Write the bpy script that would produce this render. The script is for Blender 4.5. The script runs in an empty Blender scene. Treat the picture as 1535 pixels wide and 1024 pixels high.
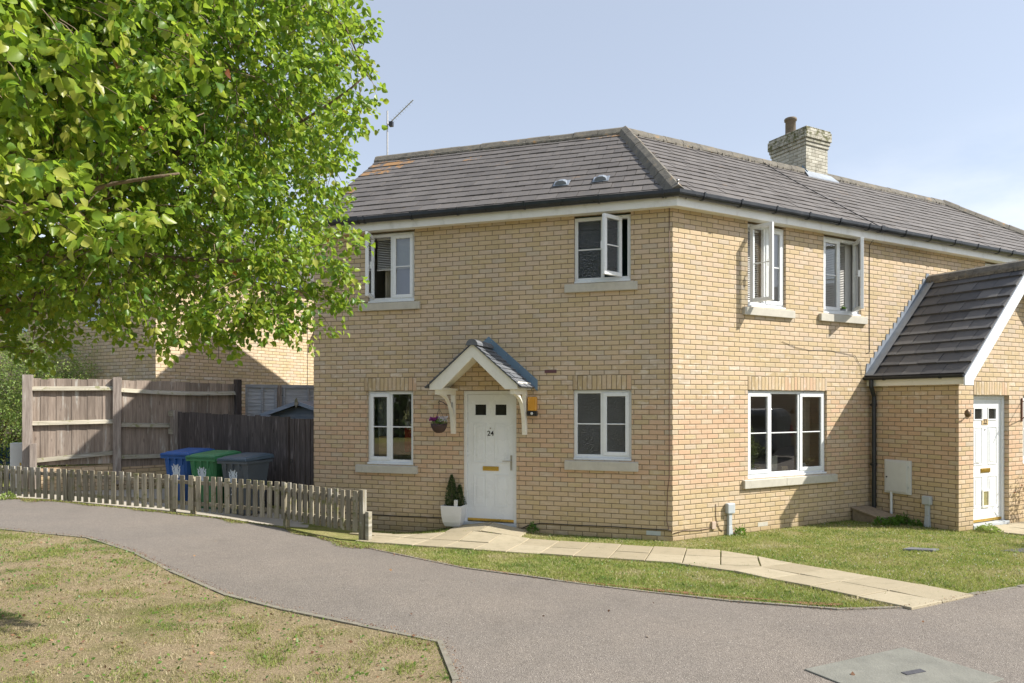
import bpy, math, random
import numpy as np
from mathutils import Matrix, Vector, noise
from mathutils.geometry import delaunay_2d_cdt
rad = math.radians
scene = bpy.context.scene
# ---------------------------------------------------------------- camera, sky, sun, exposure
EYE = 2.05
cam = bpy.data.objects.new('camera', bpy.data.cameras.new('camera'))
scene.collection.objects.link(cam)
cam.location = (0, 0, EYE); cam.rotation_euler = (rad(90), 0, 0)
cam.data.sensor_width = 36; cam.data.lens = 36*1023/1535
cam.data.shift_y = 92/1535; cam.data.shift_x = 0
cam.data.clip_end = 2000
scene.camera = cam
SUN_AZ, SUN_EL = rad(-11.5), rad(41)
SUN = Vector((math.cos(SUN_EL)*math.cos(SUN_AZ), math.cos(SUN_EL)*math.sin(SUN_AZ), math.sin(SUN_EL)))
sl = bpy.data.lights.new('sun', 'SUN'); sl.energy = 2.9; sl.angle = rad(0.6); sl.color = (1, .955, .875)
so = bpy.data.objects.new('sun', sl); scene.collection.objects.link(so)
so.rotation_euler = SUN.to_track_quat('Z', 'Y').to_euler()
w = bpy.data.worlds.new('World'); scene.world = w; w.use_nodes = True
nt = w.node_tree; nt.nodes.clear()
sky = nt.nodes.new('ShaderNodeTexSky'); sky.sky_type = 'NISHITA'; sky.sun_disc = False
sky.sun_elevation = SUN_EL; sky.sun_rotation = rad(90) - SUN_AZ
sky.dust_density = 1.0; sky.air_density = 1.0; sky.ozone_density = 1.6; sky.altitude = 50
bg = nt.nodes.new('ShaderNodeBackground'); bg.inputs[1].default_value = 0.14
wo = nt.nodes.new('ShaderNodeOutputWorld')
tc = nt.nodes.new('ShaderNodeTexCoord')
cn = nt.nodes.new('ShaderNodeTexNoise'); cn.inputs['Scale'].default_value = 5; cn.inputs['Detail'].default_value = 7; cn.inputs['Roughness'].default_value = .55
mp = nt.nodes.new('ShaderNodeMapping'); mp.inputs['Scale'].default_value = (1, 1, 2.6); mp.inputs['Location'].default_value = (.35, .1, .2)
cr = nt.nodes.new('ShaderNodeValToRGB'); cr.color_ramp.elements[0].position = .44; cr.color_ramp.elements[1].position = .70
cr.color_ramp.elements[1].color = (.5, .5, .5, 1)
mx = nt.nodes.new('ShaderNodeMixRGB'); mx.inputs[2].default_value = (3.3, 3.35, 3.5, 1)
nt.links.new(tc.outputs['Generated'], mp.inputs[0]); nt.links.new(mp.outputs[0], cn.inputs[0])
sx_ = nt.nodes.new('ShaderNodeSeparateXYZ'); nt.links.new(tc.outputs['Generated'], sx_.inputs[0])
m1 = nt.nodes.new('ShaderNodeMapRange'); m1.interpolation_type = 'SMOOTHSTEP'; nt.links.new(sx_.outputs[2], m1.inputs[0])
m1.inputs[1].default_value = .18; m1.inputs[2].default_value = .36; m1.inputs[3].default_value = 1; m1.inputs[4].default_value = 0
mm = nt.nodes.new('ShaderNodeMath'); mm.operation = 'MULTIPLY'
nt.links.new(cn.outputs[0], cr.inputs[0]); nt.links.new(cr.outputs[0], mm.inputs[0]); nt.links.new(m1.outputs[0], mm.inputs[1]); nt.links.new(mm.outputs[0], mx.inputs[0])
hz = nt.nodes.new('ShaderNodeHueSaturation'); hz.inputs['Saturation'].default_value = .7
h2 = nt.nodes.new('ShaderNodeMixRGB'); h2.inputs[0].default_value = .7; h2.inputs[2].default_value = (1.22, 1.37, 1.64, 1)
nt.links.new(sky.outputs[0], hz.inputs['Color']); nt.links.new(hz.outputs[0], h2.inputs[1]); nt.links.new(h2.outputs[0], mx.inputs[1]); nt.links.new(mx.outputs[0], bg.inputs[0]); nt.links.new(bg.outputs[0], wo.inputs[0])
vs = scene.view_settings; vs.view_transform = 'Standard'; vs.look = 'None'; vs.exposure = 1.42; vs.gamma = 1
scene.cycles.max_bounces = 8; scene.cycles.transparent_max_bounces = 16
scene.cycles.use_denoising = True
random.seed(7); RNG = np.random.default_rng(7)
COL = scene.collection

# ---------------------------------------------------------------- frames
CX, CY = 2.3697, 10.08
aA, aB = rad(17), rad(27.5)
def frame(ox, oy, oz, ang):
    return Matrix.Translation((ox, oy, oz)) @ Matrix.Rotation(ang, 4, 'Z')
MA = frame(CX, CY, 0, -aA)          # x to the right along the left facade, y into the house
MB_ = frame(CX, CY, 0, aB)          # x to the right along the right facade
T22 = math.tan((aA+aB)/2)
EXT0, EXTD = 4.54, 1.51
pe = MB_ @ Vector((EXT0, 0, 0))
ME = frame(pe.x, pe.y, 0, aB-rad(90))   # side wall of the lean-to entrance: x towards the viewer
MF = MB_ @ Matrix.Translation((0, -EXTD, 0))
I4 = Matrix.Identity(4)
def sm(a, b, x):
    t = max(0., min(1., (x-a)/(b-a))); return t*t*(3-2*t)
def wpt(M, x, y, z=0): return M @ Vector((x, y, z))
FPTS = [wpt(MA, -6.08, 0), wpt(MA, 0, 0), wpt(MB_, EXT0, 0), wpt(MF, EXT0, 0), wpt(MF, 8, 0)]
def segd(X, Y, P, Q):
    vx, vy = Q.x-P.x, Q.y-P.y
    k = ((X-P.x)*vx+(Y-P.y)*vy)/(vx*vx+vy*vy); k = max(0, min(1, k))
    return math.hypot(X-P.x-k*vx, Y-P.y-k*vy)
MAi = MA.inverted()
def gz(X, Y):
    if abs(X) > 40 or Y > 60 or Y < -40: return .25
    d = min(segd(X, Y, FPTS[i], FPTS[i+1]) for i in range(4))
    s = -(MAi @ Vector((X, Y, 0))).x
    z = .25*sm(0, 5, d)+.12*sm(1.5, 5.5, -X)
    z -= .12*sm(3.2, 4.6, s)*(1-sm(0, 1.2, d))
    z += .13*math.exp(-((s-2.85)/.55)**2)*(1-sm(0, 1.3, d))
    return z

# ---------------------------------------------------------------- node helpers
class NT:
    def __init__(s, name):
        s.mat = bpy.data.materials.new(name); s.mat.use_nodes = True
        s.t = s.mat.node_tree; s.t.nodes.clear()
        s.out = s.t.nodes.new('ShaderNodeOutputMaterial')
    def n(s, typ, **kw):
        nd = s.t.nodes.new(typ)
        for k, v in kw.items(): setattr(nd, k, v)
        return nd
    def put(s, sock, v):
        if isinstance(v, bpy.types.NodeSocket): s.t.links.new(v, sock)
        elif v is not None:
            if isinstance(v, (tuple, list)) and len(v) == 3 and sock.type == 'RGBA': v = (*v, 1)
            sock.default_value = v
    def m(s, op, a, b=None, c=None, clamp=False):
        nd = s.n('ShaderNodeMath', operation=op, use_clamp=clamp)
        s.put(nd.inputs[0], a)
        if b is not None: s.put(nd.inputs[1], b)
        if c is not None: s.put(nd.inputs[2], c)
        return nd.outputs[0]
    def mix(s, f, a, b, blend='MIX'):
        nd = s.n('ShaderNodeMixRGB', blend_type=blend)
        s.put(nd.inputs[0], f); s.put(nd.inputs[1], a); s.put(nd.inputs[2], b); return nd.outputs[0]
    def uv(s): return s.n('ShaderNodeUVMap').outputs[0]
    def obj(s): return s.n('ShaderNodeTexCoord').outputs['Object']
    def pos(s): return s.n('ShaderNodeNewGeometry').outputs['Position']
    def map(s, v, scale=(1, 1, 1), loc=(0, 0, 0), rot=(0, 0, 0)):
        nd = s.n('ShaderNodeMapping'); s.put(nd.inputs[0], v)
        nd.inputs['Scale'].default_value = scale; nd.inputs['Location'].default_value = loc; nd.inputs['Rotation'].default_value = rot
        return nd.outputs[0]
    def noise(s, v, scale, detail=3, rough=.55, col=False):
        nd = s.n('ShaderNodeTexNoise'); s.put(nd.inputs['Vector'], v)
        nd.inputs['Scale'].default_value = scale; nd.inputs['Detail'].default_value = detail; nd.inputs['Roughness'].default_value = rough
        return nd.outputs[1 if col else 0]
    def white(s, v):
        nd = s.n('ShaderNodeTexWhiteNoise', noise_dimensions='3D'); s.put(nd.inputs['Vector'], v); return nd.outputs[0]
    def voro(s, v, scale, feat='F1', out=0):
        nd = s.n('ShaderNodeTexVoronoi', feature=feat); s.put(nd.inputs['Vector'], v); nd.inputs['Scale'].default_value = scale
        return nd.outputs[out]
    def ramp(s, f, stops, interp='LINEAR'):
        nd = s.n('ShaderNodeValToRGB'); cr = nd.color_ramp; cr.interpolation = interp
        while len(cr.elements) < len(stops): cr.elements.new(.5)
        for e, (p, c) in zip(cr.elements, stops):
            e.position = p; e.color = (*c, 1) if len(c) == 3 else c
        s.put(nd.inputs[0], f); return nd.outputs[0]
    def sstep(s, x, lo, hi, o0=0., o1=1.):
        nd = s.n('ShaderNodeMapRange', interpolation_type='SMOOTHSTEP', clamp=True)
        s.put(nd.inputs[0], x); s.put(nd.inputs[1], lo); s.put(nd.inputs[2], hi); s.put(nd.inputs[3], o0); s.put(nd.inputs[4], o1)
        return nd.outputs[0]
    def xyz(s, v):
        nd = s.n('ShaderNodeSeparateXYZ'); s.put(nd.inputs[0], v); return nd.outputs
    def comb(s, x, y, z=0.):
        nd = s.n('ShaderNodeCombineXYZ'); s.put(nd.inputs[0], x); s.put(nd.inputs[1], y); s.put(nd.inputs[2], z); return nd.outputs[0]
    def bump(s, h, strength=.5, dist=.01):
        nd = s.n('ShaderNodeBump'); s.put(nd.inputs['Height'], h); nd.inputs['Strength'].default_value = strength
        nd.inputs['Distance'].default_value = dist; return nd.outputs[0]
    def bsdf(s, col, rough=.6, normal=None, metal=0., spec=.5, link=True, **kw):
        nd = s.n('ShaderNodeBsdfPrincipled')
        s.put(nd.inputs['Base Color'], col); s.put(nd.inputs['Roughness'], rough); s.put(nd.inputs['Metallic'], metal)
        s.put(nd.inputs['Specular IOR Level'], spec)
        if normal is not None: s.put(nd.inputs['Normal'], normal)
        for k, v in kw.items(): s.put(nd.inputs[k.replace('_', ' ')], v)
        if link: s.t.links.new(nd.outputs[0], s.out.inputs[0])
        return nd.outputs[0]
def simple(name, col, rough=.5, var=.12, scale=8, bump=.15, bscale=60, metal=0., spec=.5, dirt=None, dirts=.5):
    t = NT(name); p = t.pos()
    n = t.noise(p, scale, 4, .6)
    c = t.mix(1, col, t.ramp(n, [(.25, (1-var,)*3), (.75, (1+var,)*3)]), 'MULTIPLY')
    if dirt:
        d = t.sstep(t.noise(t.map(p, (1, 1, .5)), scale*1.7, 6, .7), .5, .8, 0, dirts)
        c = t.mix(d, c, dirt)
    nb = t.bump(t.noise(p, bscale, 4, .6), bump, .004) if bump else None
    t.bsdf(c, t.sstep(n, .2, .8, max(0, rough-.07), min(1, rough+.07)), nb, metal, spec)
    return t.mat

# ---------------------------------------------------------------- materials
def brick_mat(name, mode='stretcher', pale=0., grey=False):
    t = NT(name); uv = t.xyz(t.uv())
    bu, bv = .225, .075
    u, v = uv[0], uv[1]
    wob = t.m('MULTIPLY', t.m('SUBTRACT', t.noise(t.comb(u, v), 2.2, 2), .5), .006)
    v = t.m('ADD', v, wob)
    vr = t.m('DIVIDE', v, bv); row = t.m('FLOOR', vr); fv = t.m('SUBTRACT', vr, row)
    off = t.m('MULTIPLY', t.m('FLOORED_MODULO', row, 2.), .5) if mode == 'stretcher' else 0.
    jit = t.m('MULTIPLY', t.m('SUBTRACT', t.white(t.comb(row, 3.3, 1.)), .5), .05)
    ur = t.m('ADD', t.m('ADD', t.m('DIVIDE', u, bu), off), jit); colu = t.m('FLOOR', ur); fu = t.m('SUBTRACT', ur, colu)
    r1 = t.white(t.comb(colu, row, 1.)); r2 = t.white(t.comb(colu, row, 7.)); r3 = t.white(t.comb(colu, row, 13.))
    nz = t.m('MULTIPLY', t.m('SUBTRACT', t.noise(t.comb(u, v), 55, 3, .6), .5), .0042)
    du = t.m('MULTIPLY', t.m('MINIMUM', fu, t.m('SUBTRACT', 1., fu)), bu)
    dv = t.m('MULTIPLY', t.m('MINIMUM', fv, t.m('SUBTRACT', 1., fv)), bv)
    dm = t.m('ADD', t.m('MINIMUM', du, dv), nz)
    face = t.sstep(dm, .0028, .0058)
    body = t.sstep(dm, .002, .012)
    mp_ = t.comb(u, v)
    big = t.noise(mp_, .9, 3, .6)
    patch = t.noise(t.map(mp_, (1, 2.2, 1)), 5.5, 3, .6)
    if grey:
        base = t.ramp(r1, [(0, (.36, .34, .28)), (.5, (.43, .41, .345)), (1, (.50, .48, .41))])
    else:
        sel = t.m('ADD', t.m('MULTIPLY', r1, .75), t.m('MULTIPLY', big, .3))
        base = t.ramp(sel, [(.0, (.40, .30, .17)), (.2, (.465, .36, .21)), (.4, (.515, .395, .25)), (.55, (.55, .415, .285)), (.7, (.52, .405, .305)), (.82, (.455, .385, .305)), (.9, (.49, .385, .22)), (1, (.56, .385, .27))])
        band = t.m('MULTIPLY', t.sstep(v, .55, .95), t.sstep(v, 1.95, 2.3, 1, 0))
        pk = t.m('MULTIPLY', t.m('MULTIPLY', band, t.sstep(r2, .3, .55)), .95)
        base = t.mix(pk, base, t.ramp(r3, [(0, (.52, .33, .215)), (.5, (.56, .37, .255)), (1, (.47, .31, .21))]))
        low = t.sstep(v, .55, 1.0, .28, 0.)
        base = t.mix(low, base, (.46, .335, .17))
    if not grey: base = t.mix(.28, base, (.52, .40, .255))
    # efflorescence (white bloom) round lintel level and scattered
    eb = t.m('MULTIPLY', t.sstep(v, 1.75, 2.15), t.sstep(v, 2.5, 3.0, 1, 0)) if mode == 'stretcher' else .8
    ew = t.m('MULTIPLY', t.sstep(patch, .45, .7), t.m('ADD', t.m('MULTIPLY', eb, .45), .26+pale))
    ew = t.m('MULTIPLY', ew, t.sstep(r3, .25, .75), clamp=True)
    base = t.mix(ew, base, (.66, .585, .49))
    spk = t.sstep(t.noise(mp_, 90, 3, .7), .58, .75, 0, .35)
    base = t.mix(spk, base, t.mix(1., base, (.60, .50, .42), 'MULTIPLY'))
    base = t.mix(t.m('MULTIPLY', t.sstep(t.noise(mp_, 30, 4, .6), .3, .8), .5), base, t.mix(1, base, (1.22, 1.2, 1.15), 'MULTIPLY'))
    edge = t.m('SUBTRACT', 1., body)
    base = t.mix(t.m('MULTIPLY', edge, .25), base, (.36, .26, .14))
    mort = t.ramp(t.noise(mp_, 14, 4), [(.3, (.125, .098, .058)), (.7, (.235, .188, .122))])
    if grey: mort = (.2, .19, .14)
    # stain at the foot of the wall and green splash
    foot = t.m('MULTIPLY', t.sstep(t.m('ADD', v, t.m('MULTIPLY', t.m('SUBTRACT', patch, .5), .35)), -.1, .32, 1, 0), .55)
    col = t.mix(face, mort, base)
    if not grey:
        col = t.mix(foot, col, t.mix(1., col, (.56, .55, .47), 'MULTIPLY'))
        stk = t.sstep(t.noise(t.comb(t.m('MULTIPLY', u, 5.), t.m('MULTIPLY', v, .55)), 1., 5, .7), .52, .8, 0, .30)
        col = t.mix(stk, col, t.mix(1., col, (.70, .69, .66), 'MULTIPLY'))
        col = t.mix(t.sstep(big, .35, .7, 0, .35), col, t.mix(1., col, (1.12, 1.12, 1.13), 'MULTIPLY'))
    else:
        mo = t.m('MULTIPLY', t.sstep(t.noise(mp_, 9, 5, .7), .47, .56), t.sstep(v, 7.7, 7.95))
        col = t.mix(t.m('MULTIPLY', mo, .9), col, (.10, .10, .035))
        bk = t.sstep(t.noise(t.map(mp_, (1, .6, 1), (3, 1, 0)), 6, 5, .7), .5, .68, 0, .6)
        col = t.mix(bk, col, (.13, .12, .09))
    h = t.m('ADD', t.m('MULTIPLY', body, .9), t.m('MULTIPLY', t.noise(mp_, 70, 4, .7), .35))
    t.bsdf(col, .88, t.bump(h, .8, .007), spec=.25)
    return t.mat
M = {}
M['brick'] = brick_mat('buff_brick')
M['brick_far'] = brick_mat('buff_brick_pale', pale=.25)
M['soldier'] = brick_mat('buff_brick_on_end', 'stack', .1)
M['brick_grey'] = brick_mat('weathered_grey_brick', grey=True)

def tile_mat(name, c0, c1, lichen=True, gauge=.25):
    t = NT(name); uv = t.uv(); x = t.xyz(uv)
    at = t.n('ShaderNodeAttribute', attribute_name='tint').outputs['Fac']
    base = t.ramp(at, [(0, c0), (1, c1)])
    n1 = t.noise(uv, 9, 5, .65); n2 = t.noise(uv, 60, 4, .7)
    base = t.mix(t.sstep(n1, .35, .75, 0, .5), base, t.mix(1, base, (1.45, 1.38, 1.3), 'MULTIPLY'))
    base = t.mix(t.sstep(n2, .5, .75, 0, .45), base, t.mix(1, base, (.5, .5, .52), 'MULTIPLY'))
    spot = t.sstep(t.voro(uv, 13), .035, .06, 1, 0)
    base = t.mix(t.m('MULTIPLY', spot, t.sstep(t.noise(uv, 2.1, 2), .45, .65)), base, (.42, .41, .36))
    if lichen:
        lp = t.sstep(t.noise(uv, 1.4, 5, .7), .61, .68)
        base = t.mix(t.m('MULTIPLY', lp, t.sstep(n1, .45, .6, 0, .22)), base, (.36, .19, .06))
        la = t.n('ShaderNodeAttribute', attribute_name='lichen').outputs['Fac']
        lq = t.m('MULTIPLY', t.sstep(t.m('ADD', la, t.m('MULTIPLY', t.m('SUBTRACT', t.noise(uv, 6, 5, .7), .5), 2.2)), .40, .5), t.m('MULTIPLY', la, 3., clamp=True), clamp=True)
        base = t.mix(t.m('MULTIPLY', lq, .8), base, (.36, .19, .065))
    t.bsdf(base, t.sstep(n1, .2, .8, .6, .82), t.bump(t.m('ADD', n2, t.m('MULTIPLY', n1, .5)), .35, .004), spec=.35)
    return t.mat
M['tile'] = tile_mat('concrete_roof_tile', (.094, .085, .080), (.136, .124, .117))
M['tile_dark'] = tile_mat('dark_roof_tile', (.07, .07, .074), (.155, .15, .146), False)
M['tile_grey'] = tile_mat('grey_roof_tile', (.10, .11, .125), (.16, .165, .175), False)
t = NT('mossy_ridge_mortar'); p = t.pos()
c = t.ramp(t.noise(p, 9, 5, .7), [(.3, (.05, .045, .035)), (.5, (.17, .15, .12)), (.62, (.22, .20, .16)), (.72, (.34, .20, .06))])
t.bsdf(c, .9, t.bump(t.noise(p, 40, 5, .7), .8, .01)); M['ridge'] = t.mat

def wood_mat(name, c0, c1, moss=.0, board=0., streak=.4, axis='v'):
    t = NT(name); uv = t.uv(); x = t.xyz(uv)
    along, across = (x[1], x[0]) if axis == 'v' else (x[0], x[1])
    rnd = t.n('ShaderNodeObjectInfo').outputs['Random']
    bid = t.m('FLOOR', t.m('DIVIDE', across, board)) if board else 0.
    r = t.white(t.comb(bid, t.m('MULTIPLY', rnd, 91.), 3.))
    vec = t.comb(t.m('MULTIPLY', across, 38.), t.m('ADD', t.m('MULTIPLY', along, 2.2), t.m('MULTIPLY', r, 30.)), t.m('MULTIPLY', rnd, 50.))
    g = t.noise(vec, 1., 6, .65); g2 = t.noise(t.comb(t.m('MULTIPLY', across, 8.), t.m('MULTIPLY', along, 1.1), r), 1.3, 4, .6)
    base = t.mix(t.sstep(g, .25, .75), c0, c1)
    base = t.mix(1., base, t.ramp(r, [(0, (.75,)*3), (1, (1.2,)*3)]), 'MULTIPLY')
    st = t.sstep(g2, .56, .74, 0, streak)
    base = t.mix(st, base, tuple(min(.62, k*2.1+.06) for k in c1))
    kn = t.sstep(t.voro(t.comb(t.m('MULTIPLY', across, 7.), t.m('MULTIPLY', along, 2.4), r), 1.), .06, .14, .5, 0)
    base = t.mix(kn, base, tuple(k*.4 for k in c0))
    if moss:
        mo = t.sstep(t.noise(t.pos(), 6, 5, .7), .62-.3*moss, .75-.25*moss, 0, .85)
        base = t.mix(mo, base, (.16, .165, .05))
    t.bsdf(base, .85, t.bump(g, .5, .004), spec=.2)
    return t.mat
M['fence'] = wood_mat('weathered_brown_fence_board', (.205, .16, .13), (.36, .295, .245), 0, .125, .55)
M['fence_dark'] = wood_mat('dark_stained_fence_board', (.045, .038, .036), (.125, .105, .10), 0, .125, .6)
M['post'] = wood_mat('weathered_post', (.16, .13, .113), (.32, .275, .24), 0, 0, .4)
M['rail'] = wood_mat('pale_mossy_rail', (.24, .22, .17), (.43, .39, .31), .3, 0, .3, 'u')
M['picket'] = wood_mat('silvered_picket', (.18, .155, .11), (.38, .34, .255), .3, 0, .4)
M['greyfence'] = wood_mat('silver_grey_lap_board', (.30, .32, .35), (.52, .54, .57), 0, 0, .3, 'u')
M['shed'] = wood_mat('bluish_shed_board', (.22, .26, .33), (.34, .40, .48), 0, 0, .2, 'u')
M['white'] = simple('white_upvc', (.76, .775, .78), .28, .025, 3, .03, 90, dirt=(.55, .54, .48), dirts=.18)
M['cream'] = simple('cream_painted_board', (.80, .77, .68), .5, .04, 4, .08, 60, dirt=(.38, .35, .27), dirts=.3)
M['fascia'] = simple('white_fascia', (.78, .77, .73), .4, .04, 2.5, .05, 60, dirt=(.30, .27, .21), dirts=.45)
M['gutter'] = simple('black_gutter_plastic', (.018, .021, .026), .32, .3, 5, .05, 40, dirt=(.10, .10, .10), dirts=.35)
M['stone'] = simple('cast_stone', (.50, .47, .40), .85, .10, 7, .5, 120, dirt=(.30, .27, .2), dirts=.35)
M['lead'] = simple('lead_flashing', (.25, .28, .32), .5, .15, 6, .2, 30, metal=.3)
M['lead_blue'] = simple('blue_grey_flashing', (.155, .235, .315), .45, .1, 5, .1, 30, metal=.1)
M['brass'] = simple('brass', (.62, .42, .10), .32, .08, 20, .03, metal=.9)
M['bronze'] = simple('dull_bronze', (.16, .10, .05), .45, .2, 20, .05, metal=.4)
M['steel'] = simple('satin_steel', (.45, .43, .40), .35, .1, 20, .03, metal=.9)
M['amber'] = simple('amber_lamp_lens', (.62, .30, .045), .22, .05, 20, 0)
M['black'] = simple('black_plastic', (.02, .02, .022), .4, .2, 10, .05)
M['cabinet'] = simple('grey_white_grp', (.62, .62, .60), .5, .05, 3, .1, dirt=(.4, .38, .32), dirts=.3)
M['plastic_grey'] = simple('grey_plastic', (.45, .48, .50), .45, .07, 5, .05)
M['vent_red'] = simple('purple_brown_terracotta', (.15, .07, .075), .7, .2)
M['pinkish'] = simple('pale_pink_plastic', (.50, .38, .30), .6, .05)
M['mossbox'] = simple('mossy_concrete', (.30, .235, .16), .95, .25, 12, 1., 60, dirt=(.10, .09, .05), dirts=.7)
M['black_glass'] = simple('dark_door_glass', (.025, .025, .022), .12, .2, 10, 0)
M['flap'] = simple('olive_flap', (.30, .27, .13), .3, .2, 10, 0)
M['pot'] = simple('white_planter', (.66, .66, .65), .55, .05, 8, .2, 100)
M['terracotta'] = simple('terracotta', (.19, .15, .11), .85, .25, 14, .5, 60, dirt=(.12, .12, .07), dirts=.7)
M['cable'] = simple('cable_brown', (.10, .055, .035), .6, .2)
M['cable_black'] = simple('cable_black', (.012, .012, .014), .5, .2)
M['concrete'] = simple('edging_concrete', (.30, .28, .235), .92, .16, 9, .7, 110, dirt=(.16, .15, .09), dirts=.55)
M['kerb_old'] = simple('old_mossy_kerb', (.215, .195, .155), .95, .25, 11, .8, 90, dirt=(.12, .115, .06), dirts=.7)
M['slate_cover'] = simple('slate_grey_cover', (.16, .16, .18), .7, .15, 10, .4)
M['interior'] = simple('room_wall_paint', (.66, .63, .57), .9, .05, 2, 0)
M['interior_green'] = simple('teal_room_paint', (.05, .13, .13), .9, .1, 2, 0)
M['blind'] = simple('white_blind_slat', (.66, .65, .62), .5, .05, 5, 0)
M['curtain'] = simple('curtain_cloth', (.50, .46, .37), .9, .08, 5, .1)
M['card'] = simple('tan_card', (.52, .38, .20), .8, .08, 6, .1)
M['red'] = simple('red_cloth', (.45, .03, .03), .8, .1, 6, .1)
M['lilac'] = simple('blue_lilac_panel', (.20, .22, .36), .8, .05, 6, .0)
M['bark'] = simple('grey_brown_bark', (.17, .125, .085), .95, .35, 18, 1., 60, dirt=(.22, .21, .12), dirts=.5)
M['blue_paint'] = simple('dark_blue_paint', (.02, .07, .17), .5, .2, 8, .1)
M['pale_blue'] = simple('pale_blue_paint', (.42, .55, .66), .3, .05, 3, .02)
M['blue_pvc'] = simple('pale_blue_window_frame', (.50, .60, .64), .35, .04, 3, .02)
M['rust'] = simple('rusty_iron', (.16, .075, .045), .8, .3, 20, .5)
M['soil'] = simple('red_brown_soil', (.20, .095, .045), .95, .3, 15, 1., 60)
for nm, c in (('bin_blue', (.013, .085, .30)), ('bin_green', (.04, .19, .075)), ('bin_grey', (.055, .085, .115))):
    M[nm] = simple(nm+'_plastic', c, .5, .12, 5, .12, 70, dirt=tuple(k*.6+.12 for k in c), dirts=.3)
M['bin_greybody'] = simple('grey_bin_body_plastic', (.075, .09, .105), .5, .12, 5, .12, 70)
M['emblem'] = simple('white_print', (.62, .68, .74), .6, .05)
def glass_mat(name, tint=(.92, .95, .95), obscure=False, dark=0.):
    t = NT(name)
    lw = t.n('ShaderNodeFresnel'); lw.inputs['IOR'].default_value = 1.55
    gl = t.n('ShaderNodeBsdfGlossy'); gl.inputs['Roughness'].default_value = .0 if not obscure else .08
    tr = t.n('ShaderNodeBsdfTransparent'); t.put(tr.inputs[0], tint)
    f = t.m('ADD', t.m('MULTIPLY', lw.outputs[0], 1.9), .07, clamp=True)
    if obscure:
        p = t.map(t.uv(), (1, .22, 1))
        h = t.noise(p, 150, 3, .6)
        b = t.bump(h, 1., .012); t.put(gl.inputs['Normal'], b)
        f = t.m('ADD', t.m('MULTIPLY', t.sstep(t.noise(t.map(t.uv(), (1, .4, 1)), 120, 2, .5), .50, .64), .26), .05)
    mixn = t.n('ShaderNodeMixShader'); t.put(mixn.inputs[0], f)
    t.t.links.new(tr.outputs[0], mixn.inputs[1]); t.t.links.new(gl.outputs[0], mixn.inputs[2])
    t.t.links.new(mixn.outputs[0], t.out.inputs[0]); return t.mat
M['glass'] = glass_mat('window_glass')
M['glass_obs'] = glass_mat('obscure_glass', (.36, .40, .40), True)

# ground materials
t = NT('asphalt'); p = t.pos(); mid = t.noise(p, .45, 5, .6)
a = t.ramp(t.voro(p, 135, out=1), [(0, (.118, .102, .088)), (.5, (.192, .168, .146)), (.85, (.245, .216, .187)), (1, (.42, .385, .34))])
big = t.noise(p, .8, 5, .65)
a = t.mix(t.sstep(big, .3, .7, 0, .6), a, t.mix(1, a, (1.2, 1.17, 1.13), 'MULTIPLY'))
a = t.mix(t.sstep(t.noise(p, 3.5, 6, .7), .5, .75, 0, .3), a, (.115, .10, .085))
sp = t.m('MULTIPLY', t.sstep(t.voro(p, 6.), .05, .075, 1, 0), t.sstep(t.noise(p, 3), .5, .6))
a = t.mix(t.m('MULTIPLY', sp, .5), a, (.36, .33, .30))
a = t.mix(t.sstep(mid, .48, .62, 0, .35), a, t.mix(1, a, (.80, .80, .81), 'MULTIPLY'))
a = t.mix(t.sstep(t.noise(t.map(p, (.6, 1.6, 1)), 1.7, 7, .75), .57, .72, 0, .4), a, (.235, .21, .175))
t.bsdf(a, .9, t.bump(t.m('ADD', t.voro(p, 135), t.m('MULTIPLY', t.noise(p, 14, 4), .6)), .8, .005), spec=.3); M['asphalt'] = t.mat
def lawn_mat(name, cg, cs, thr):
    t = NT(name); p = t.pos()
    n = t.noise(p, 1.3, 5, .65); f = t.noise(t.map(p, (1, 1.8, 1)), 45, 4, .75)
    c = t.mix(t.sstep(n, thr-.13, thr+.13), cg, cs)
    c = t.mix(1, c, t.ramp(f, [(.25, (.5, .5, .45)), (.7, (1.35, 1.35, 1.3))]), 'MULTIPLY')
    f2 = t.noise(p, 9, 5, .7); c = t.mix(t.sstep(f2, .45, .7, 0, .6), c, t.mix(1, c, (.68, .74, .6), 'MULTIPLY'))
    c = t.mix(t.sstep(t.noise(p, 5, 5, .7), .60, .72, 0, .55), c, (.17, .105, .06))
    t.bsdf(c, .95, t.bump(f, 1., .02), spec=.1); return t.mat
M['lawn'] = lawn_mat('lawn_ground', (.22, .235, .07), (.33, .30, .14), .53)
M['dry'] = lawn_mat('dry_lawn_ground', (.19, .175, .08), (.33, .255, .17), .44)
t = NT('paving_slab'); p = t.pos()
at = t.n('ShaderNodeAttribute', attribute_name='tint').outputs['Fac']
c = t.ramp(at, [(0, (.33, .275, .18)), (1, (.41, .35, .24))])
c = t.mix(t.sstep(t.noise(p, 6, 6, .7), .45, .75, 0, .6), c, (.23, .20, .125))
c = t.mix(t.sstep(t.noise(p, 60, 4, .7), .45, .8, 0, .3), c, (.48, .44, .35))
t.bsdf(c, .9, t.bump(t.noise(p, 80, 4, .7), .5, .004)); M['slab'] = t.mat
M['yard'] = simple('pale_yard_paving', (.42, .38, .31), .9, .12, 4, .4)
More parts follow.
